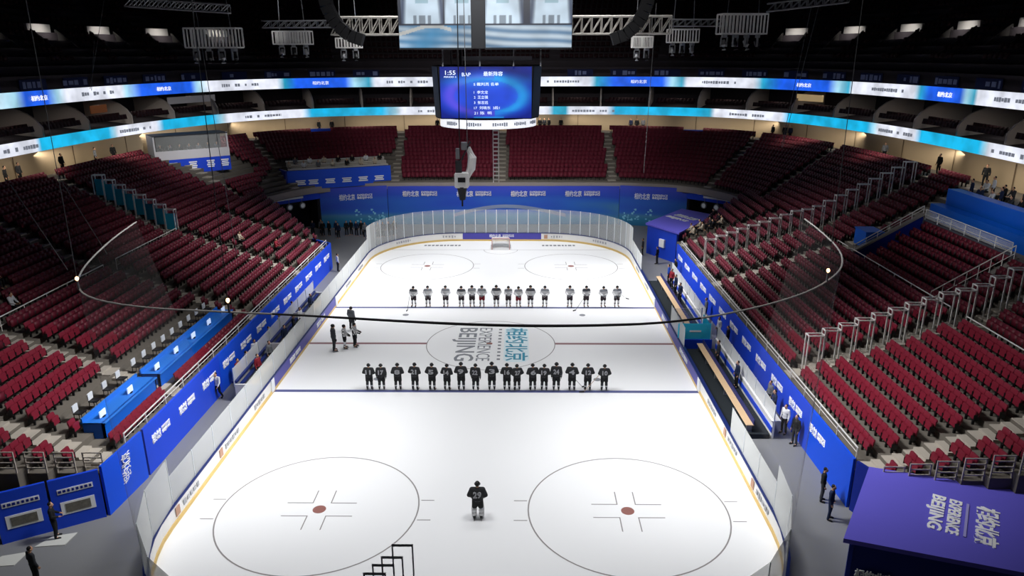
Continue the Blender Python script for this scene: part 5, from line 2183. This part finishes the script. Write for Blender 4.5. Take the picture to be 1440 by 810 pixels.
def hockey_meshes(kind):
    J = pose(kind)
    up = Vector((0, 0, .06))
    h, c, hd = Vector(J['hip']) + up, Vector(J['che']) + up, Vector(J['head']) + up
    D = {}
    D['body'] = PM_body[kind]
    sh = [('e', c + Vector((0, 0, .03)), (.245, .155, .20)), ('e', (h + c) / 2 + Vector((0, 0, .02)), (.215, .15, .24)), ('e', h + Vector((0, 0, .02)), (.22, .16, .16)),
          ('c', Vector(J['A'][0][0]) + up, Vector(J['A'][1][0]) + up, .105, .105)]
    for A in J['A']:
        a = [Vector(q) + up for q in A]
        sh += [('c', a[0], a[1], .10, .085), ('c', a[1], a[1] * .15 + a[2] * .85, .085, .062)]
    D['jersey'] = fuse(sh, 'jersey', [BLACK], .022, .5, 2)
    sh = [('e', h + Vector((0, 0, -.04)), (.205, .15, .14))]
    for L in J['L']:
        a = [Vector(q) + up for q in L]
        sh += [('c', a[0] - Vector((0, 0, .02)), a[0] * .22 + a[1] * .78, .125, .108)]
    D['pants'] = fuse(sh, 'pants', [BLACK], .022, .5, 2)
    sh = []
    for L in J['L']:
        a = [Vector(q) + up for q in L]
        sh += [('c', a[0] * .25 + a[1] * .75, a[1] * .4 + a[2] * .6, .085, .078), ('c', a[1] * .4 + a[2] * .6, a[2] + Vector((0, 0, .06)), .078, .058)]
    D['socks'] = fuse(sh, 'socks', [BLACK], .022, .5, 2)
    for q, L in enumerate(J['L']):
        a = [Vector(v) + up for v in L]
        D['skate%d' % q] = fuse([('c', a[2] + Vector((0, .02, .06)), a[2] + Vector((0, .015, -.02)), .055, .05), ('c', a[2] + Vector((0, .02, -.03)), a[3] + Vector((0, 0, 0)), .046, .038)], 'skate', [BLACK], .018, .6, 1)
        D['blade%d' % q] = MB().box(((a[2].x + a[3].x) / 2, (a[2].y + a[3].y) / 2, .025), (.012, .30, .05)).mesh('blade', GREYSTEEL)
    for q, A in enumerate(J['A']):
        a = [Vector(v) + up for v in A]
        d = (a[2] - a[1]).normalized()
        w = a[2]
        sh = [('c', a[1] * .2 + a[2] * .8, w, .058, .055), ('e', w + d * .06, (.05, .055, .055))]
        for k in range(4):
            r0 = w + d * .09 + Vector((0, (k - 1.5) * .026, (k - 1.5) * -.01))
            sh += [('c', r0, r0 + d * .05, .0165, .015), ('c', r0 + d * .05, r0 + d * .07 + Vector((0, .0, -.045)), .015, .013)]
        sh += [('c', w + d * .04 + Vector((0, -.045, .02)), w + d * .10 + Vector((0, -.06, .03)), .019, .016)]
        D['glove%d' % q] = fuse(sh, 'glove', [BLACK], .012, .4, 1)
    D['helmet'] = fuse([('e', hd + Vector((0, .015, .035)), (.098, .122, .115)), ('c', hd + Vector((-.09, .0, -.03)), hd + Vector((-.09, -.02, .03)), .022, .03), ('c', hd + Vector((.09, .0, -.03)), hd + Vector((.09, -.02, .03)), .022, .03)], 'helmet', [BLACK], .016, .5, 1)
    return D


PM_body = {k: body_mesh(k) for k in ('clasp', 'clasp2')}
PM_body['stand'] = PM['stand']['body']
PM_body['hold'] = PM['hold']['body']
HM = {k: hockey_meshes(k) for k in ('clasp', 'clasp2', 'stand', 'hold')}


def player(kind, x, y, yaw, label, group, jersey, pants, sock, number=None, skate=BLACK, sc=1.0, glove=CL['black'], helmet=HELMET):
    t = thing('hockey_player', label, 'person', (x, y, .004), yaw, group)
    t.scale = (sc * 1.12, sc * 1.08, sc)
    D = HM[kind]
    b = part_obj('body', D['body'], SKIN, t)
    b.location = (0, 0, .06)
    part_obj('jersey', D['jersey'], jersey, t)
    part_obj('pants', D['pants'], pants, t)
    part_obj('socks', D['socks'], sock, t)
    for q in (0, 1):
        s_ = part_obj('skate', D['skate%d' % q], skate, t)
        part_obj('blade', D['blade%d' % q], GREYSTEEL, s_)
        part_obj('glove', D['glove%d' % q], glove, t)
    part_obj('helmet', D['helmet'], helmet, t)
    if number:
        o = bpy.data.objects.new('number', text_mesh(number, NUMB, .03))
        C.objects.link(o)
        o.parent = t
        m = Matrix(((-.26, 0, 0), (0, 0, .30), (0, 1.6, 0))).to_4x4()
        m = Matrix((Vector((-.30, 0, 0)), Vector((0, 0, .30)), Vector((0, 1.2, 0)))).transposed().to_4x4()
        m.translation = (0, .152, 1.30)
        o.matrix_basis = m
    return t


def stick(hand_pt, blade_pt, label, turn=1, mat=BLACK):
    a, b = Vector(hand_pt), Vector(blade_pt)
    t = thing('hockey_stick', label, 'stick', b)
    d = a - b
    MB().tube([(0, 0, .05), d * 1.08], .017, 5).build('shaft', mat, t)
    h = Vector((d.x, d.y, 0)).normalized() if Vector((d.x, d.y, 0)).length > .01 else Vector((1, 0, 0))
    MB().box((-h.x * .14, -h.y * .14, .045), (.32, .03, .085), math.atan2(h.y, h.x)).build('blade', DARK, t)
    return t


BX = [-7.15, -6.4, -5.39, -4.34, -3.29, -2.37, -1.5, -.62, .38, 1.3, 1.92, 2.88, 3.58, 4.32, 5.28, 6.24, 7.25]
NUMS = ['11', '17', '8', '21', '5', '14', '9', '22', '3', '16', '27', '6', '19', '24', '4', '12', '10']
for k, x in enumerate(BX):
    kd = ('clasp', 'clasp2', 'clasp', 'stand')[(k * 7 + k // 3) % 4]
    extra = ''
    if k == 16:
        extra = ', leaning'
    player(kd, x, -7.62, PI + random.uniform(-.25, .25), 'black-clad hockey player on the nearer blue line, %s from the penalty boxes%s' % (ORD[k], extra), 'black team on the nearer blue line', JBLACK, CL['black'], SOCKB, NUMS[k], sc=random.uniform(.95, 1.04))
stick((6.95, -7.72, 1.15), (6.0, -7.9, .03), 'pale hockey stick held by the black player nearest the benches', mat=M('stick_tan', '#b79b83', .6))
stick((5.2, -7.45, 1.0), (5.95, -7.2, .03), 'thin grey hockey stick beside the third black player from the benches', mat=GREYSTEEL)
WX = [-6.61, -5.44, -3.99, -2.71, -1.84, -1.03, .14, 1.12, 1.94, 2.92, 4.09, 6.12, 7.45, 8.84, 9.94]
for k, x in enumerate(WX):
    kd = ('clasp', 'clasp2', 'hold', 'clasp')[(k * 5 + k // 2) % 4]
    rd = k in (5, 8)
    player(kd, x, 7.95, random.uniform(-.25, .25), 'white-clad hockey player on the farther blue line, %s from the penalty boxes%s' % (ORD[k], ', red pants' if rd else ''), 'white team on the farther blue line',
           JWHITE if k % 3 else JWHITE2, CL['red'] if rd else M('pants_charcoal', '#3b3135', .8), SOCKW, None, skate=M('skate_grey', '#55565c', .5), sc=random.uniform(.95, 1.03), glove=M('glove_grey', '#6e7076', .7))
stick((7.3, 7.6, 1.0), (6.55, 7.0, .03), 'hockey stick slanting to the ice from the third white player from the benches', mat=DARK)
stick((10.3, 7.7, 1.1), (10.6, 7.4, .9), 'stick held out sideways by the white player nearest the benches', mat=GREYSTEEL)
stick((-6.9, 7.7, .95), (-7.0, 7.0, .03), 'hockey stick held by the white player nearest the penalty boxes', mat=DARK)

# goalkeeper, back to us
t = player('clasp2', .26, -20.72, PI, 'black-clad goalkeeper with pale leg pads standing alone between the two near circles', None, JBLACK, CL['black'], SOCKW, '29', sc=1.06)
t.name = 'goalkeeper'
PADW = M('pad_pale', '#c9cacc', .7)
for sx in (-1, 1):
    pb = MB()
    prof = [(.0, .10), (.02, .40), (.0, .62), (-.02, .86)]
    pd = fuse([('c', (sx * .135, -.10, .14), (sx * .14, -.115, .50), .10, .105), ('c', (sx * .14, -.115, .5), (sx * .13, -.12, .80), .105, .085), ('e', (sx * .14, -.2, .12), (.10, .12, .08))], 'leg_pad', [PADW], .022, .5, 2)
    part_obj('leg_pad', pd, PADW, t)
    MB().box((sx * .13, .085, .34), (.17, .02, .06)).build('pad_strap', PADW, t)
    MB().box((sx * .13, .085, .52), (.18, .02, .06)).build('pad_strap', PADW, t)
part_obj('blocker', fuse([('e', (.21, -.24, .98), (.09, .05, .14))], 'blocker', [PADW], .02, .6, 1), PADW, t)
part_obj('catcher', fuse([('e', (-.22, -.26, .98), (.10, .07, .12))], 'catcher', [PADW], .02, .6, 1), PADW, t)

# officials by the penalty boxes
STRIPE = bpy.data.materials.new('official_stripes')
STRIPE.use_nodes = True
nt = STRIPE.node_tree
wv = nt.nodes.new('ShaderNodeTexWave')
wv.bands_direction = 'X'
wv.inputs['Scale'].default_value = 5
tc = nt.nodes.new('ShaderNodeTexCoord')
rp = nt.nodes.new('ShaderNodeValToRGB')
rp.color_ramp.interpolation = 'CONSTANT'
rp.color_ramp.elements[0].color = lin('#1a1a1c')
rp.color_ramp.elements[1].position = .5
rp.color_ramp.elements[1].color = lin('#dcdcdd')
nt.links.new(tc.outputs['Object'], wv.inputs['Vector'])
nt.links.new(wv.outputs['Fac'], rp.inputs['Fac'])
nt.links.new(rp.outputs['Color'], nt.nodes['Principled BSDF'].inputs['Base Color'])
player('stand', -10.83, -1.5, 1.9, 'official in a dark grey coat standing nearest the purple boards', None, CL['dkgrey'], CL['dkgrey'], CL['dkgrey'], sc=1.1)
player('stand', -10.5, 2.6, 2.6, 'official in grey standing behind the striped pair', None, CL['grey'], CL['dkgrey'], CL['dkgrey'], sc=1.02)
player('clasp', -10.2, -1.0, 1.7, 'striped official with pale legs, nearer the grey coated man', 'striped officials', STRIPE, CL['black'], SOCKW, sc=.98)
player('hold', -9.55, -.7, 1.5, 'striped official farther from the grey coated man', 'striped officials', STRIPE, CL['black'], CL['black'], sc=1.0)

# ------------------------------------------------------------------ staff round the rink
FZ = -.02
person('walk', -16.0, -8.9, FZ, -.3, 'white', 'black', 'person in a white shirt and dark trousers walking along the penalty side hoarding')
person('hold', -17.75, -22.1, FZ, 2.0, 'black', 'black', 'dark-clad person standing in front of the patterned image board')
person('stand', -16.75, -25.0, FZ, 2.6, 'dkgrey', 'black', 'dark-clad person at the bottom edge below the image boards')
person('stand', 16.05, -19.1, FZ, 1.2, 'black', 'dkgrey', 'dark-clad person with pale shoes at the end of the bench side hoarding')
person('stand', 15.85, -20.5, FZ, 1.0, 'navy', 'navy', 'navy-clad person between the hoarding end and the purple canopy')
SIDE = [(15.3, -7.6, 'stand', 'navy', 'dark-clad coach standing behind the nearer team bench'), (15.0, -4.3, 'stand', 'dkgrey', 'grey-clad person standing behind the nearer bench, close to the teal box'),
        (16.6, -14.0, 'stand', 'black', 'dark-clad person nearest the camera in the group at the bench wall end'), (16.45, -12.8, 'stand', 'white', 'pale-clad person in the group at the near end of the bench wall'),
        (16.45, -11.0, 'hold', 'navy', 'navy-clad person farthest back in the group at the bench wall end'), (16.6, -9.8, 'stand', 'grey', 'grey-clad person leaning out beside the near bench wall'),
        (16.55, -.9, 'stand', 'black', 'dark-clad cameraman in front of the bench side hoarding behind the teal box'), (16.4, .9, 'stand', 'white', 'pale-clad person behind the teal scorer box'),
        (15.2, 10.5, 'stand', 'navy', 'navy-clad person behind the farther bench, middle of the row'), (15.2, 12.2, 'stand', 'red', 'reddish-clad person behind the farther bench'),
        (15.1, 8.2, 'stand', 'navy', 'navy-clad person behind the farther bench, nearest the teal box'), (15.2, 13.6, 'stand', 'blue', 'blue-clad person behind the farther bench, at its far end'),
        (16.5, 5.2, 'stand', 'grey', 'grey-clad person beyond the farther bench wall'), (16.4, 16.5, 'stand', 'black', 'dark-clad person at the hoarding past the far bench'),
        (15.5, 20.9, 'stand', 'black', 'dark-clad person under the far purple canopy opening'), (14.6, 24.2, 'stand', 'dkgrey', 'dark-clad person beside the glass near the far canopy drape')]
for x, y, kd, col, lab in SIDE:
    person(kd, x, y, FZ if x > 15.7 or y > 15 else .26, PI / 2 * -1 + random.uniform(-.6, .6), col, 'black' if col != 'black' else 'dkgrey', lab)
PEN = [(-14.3, -6.6, 'red', 'red-clad person in the nearer penalty box'), (-14.3, -4.4, 'grey', 'grey-clad person in the nearer penalty box, beside the partition'), (-14.2, -1.5, 'navy', 'navy-clad timekeeper nearest the camera in the penalty side booth'),
       (-14.2, .6, 'black', 'dark-clad timekeeper in the middle of the penalty side booth'), (-14.2, 2.2, 'white', 'pale-clad timekeeper at the far side of the penalty side booth'), (-14.3, 5.4, 'navy', 'navy-clad person in the farther penalty box')]
for x, y, col, lab in PEN:
    person('stand', x, y, .2, PI / 2 + random.uniform(-.5, .5), col, 'black', lab)
BACKL = [(-15.5, -6.8, 'red', 'red-clad person behind the penalty boxes, nearest the camera'), (-15.4, -5.6, 'cream', 'cream-clad person behind the penalty boxes beside the red-clad one'), (-15.55, -3.6, 'white', 'white-clad person with equipment behind the penalty boxes'),
         (-15.4, -1.2, 'navy', 'navy-clad person behind the middle of the penalty boxes'), (-15.5, 1.4, 'grey', 'grey-clad person behind the penalty boxes'), (-15.4, 4.2, 'blue', 'blue-clad person behind the far penalty box'), (-15.3, 18.2, 'white', 'pale-clad person at the far end of the penalty side hoarding')]
for x, y, col, lab in BACKL:
    person('stand', x, y, FZ, PI / 2 + random.uniform(-.8, .8), col, 'dkgrey', lab)

# ------------------------------------------------------------------ standing crowd on the floor below the mural, penalty side
rr = random.Random(21)
for k in range(16):
    x = -21.5 + .62 * k + rr.uniform(-.15, .15)
    person('stand', x, 31.2 + rr.uniform(0, 2.0), FZ, rr.uniform(-.6, .6), rr.choice(['black', 'black', 'dkgrey', 'navy', 'grey']), 'black',
           'dark-clad person in the crowd below the angled mural, %s from the penalty side stand' % ORD[k], 'crowd below the angled mural', True)
# media in the far bench side corner seats
cnt = {}
for X, y, i in MEDIA:
    cnt[i] = cnt.get(i, 0) + 1
    person('sit', X + .1, y, ROWZ[i], -PI / 2 + rr.uniform(-.3, .3), rr.choice(['black', 'black', 'dkgrey', 'grey', 'cream']), 'black',
           'media person seated beside the far purple canopy, row %d, %s from the near side' % (i, ORD[cnt[i] - 1]), 'media in the far bench side corner', True)
# dark crowd behind the blue media desk
for k in range(26):
    row = k % 2
    y = 5.2 - 1.05 * (k // 2) + rr.uniform(-.2, .2)
    person('sit' if k % 3 else 'stand', 35.3 + .9 * row, y, 9.15 + .35 * row, -PI / 2 + rr.uniform(-.5, .5), rr.choice(['black', 'black', 'dkgrey', 'navy', 'white']), 'black',
           'dark-clad media person behind the upper blue media desk, %s row, %s from its far end' % (('front', 'back')[row], ORD[k // 2]), 'media behind the blue desk', True)
# commentary platform
an = math.atan2(4.6, 10.9)
for k in range(14):
    f = -5.4 + 10.8 * k / 13
    r_ = k % 2
    px, py = -19.3 + f * math.cos(an) - (1.0 + 1.05 * r_) * math.sin(an), 37.0 + f * math.sin(an) + (1.0 + 1.05 * r_) * math.cos(an)
    person('sit', px, py, 6.6 + .3 * r_, an + rr.uniform(-.4, .4), rr.choice(['black', 'white', 'dkgrey', 'grey', 'cream']), 'black', 'seated person at the pale desks of the commentary platform, %s from its penalty side end' % ORD[k], 'people on the commentary platform', True)
# booth and concourse people
for k in range(7):
    a_ = math.radians(38)
    f = -2.9 + .95 * k
    person('sit', -33.0 + f * math.cos(a_), 29.2 + f * math.sin(a_) + .2, 9.4, a_, rr.choice(['black', 'dkgrey', 'grey']), 'black', 'person inside the glazed commentary booth, %s from its white side wall' % ORD[k], 'people in the booth', True)
CON = [(-24.2, 48.3, 'black'), (-22.6, 48.6, 'black'), (4.6, 50.6, 'black'), (5.2, 50.7, 'dkgrey'), (5.8, 50.6, 'black'), (7.4, 50.6, 'black'), (-3.6, 50.6, 'dkgrey'), (-9.0, 50.5, 'black'), (16.6, 50.2, 'navy'), (17.4, 50.2, 'black'), (18.2, 50.1, 'grey'),
       (32.2, 40.8, 'black'), (33.3, 39.9, 'black'), (33.8, 39.4, 'navy'), (34.6, 38.6, 'black'), (35.0, 38.0, 'black'), (36.9, 22.5, 'grey'), (37.6, 14.2, 'black'), (37.8, 8.0, 'black'),
       (-37.9, 15.0, 'black'), (-38.0, 9.5, 'dkgrey'), (-37.8, 7.6, 'black'), (-37.4, 19.4, 'grey'), (-36.9, 21.6, 'black')]
for k, (x, y, col) in enumerate(CON):
    person('stand', x, y, 9.82, math.atan2(-x, y) + rr.uniform(-.8, .8), col, 'black', 'person standing on the concourse below the LED ribbon, %s in the list from the commentary side' % ORD[k] if False else 'dark-clad person at the beige concourse wall, %s' % (
        ['above the commentary platform, outer', 'above the commentary platform, inner', 'first of three beside the lower scoreboard', 'second of three beside the lower scoreboard', 'third of three beside the lower scoreboard', 'alone right of the three', 'just under the scoreboard ring', 'left of the scoreboard',
         'first of three at the far entrance', 'second of three at the far entrance', 'third of three at the far entrance', 'first above the corner press table', 'second above the corner press table', 'third above the corner press table', 'fourth above the corner press table', 'fifth above the corner press table',
         'at the top of the bench side hoop frames', 'above the sunken block', 'at the end of the media crowd', 'behind the teal panels', 'above the upper penalty side rows', 'nearest on the penalty side', 'beside the teal panel top', 'next to the glazed booth'][k]), 'people on the concourse', True)
# scattered people in the penalty side stand
for k, (x, i, y, col, lab) in enumerate(((-27.6, 0, -8.4, 'white', 'white-clad person in the rows above the penalty side cross aisle, lowest'), (-28.9, 2, -10.2, 'cream', 'pale-clad person in the rows above the penalty side cross aisle, middle'),
                                        (-29.4, 3, -7.0, 'white', 'white-clad person in the upper penalty side rows near the stair'), (-30.3, 4, -11.8, 'grey', 'grey-clad person in the upper penalty side rows at the frame edge'),
                                        (-22.3, None, 13.0, 'cream', 'pale-clad person among the far lower rows of the penalty side stand'), (-19.6, None, 14.2, 'red', 'red-clad person sitting low in the far penalty side rows'))):
    z = z_at(x) if i is None else ZJ[i]
    person('sit', x, y, z, PI / 2, col, 'black', lab, None, True)
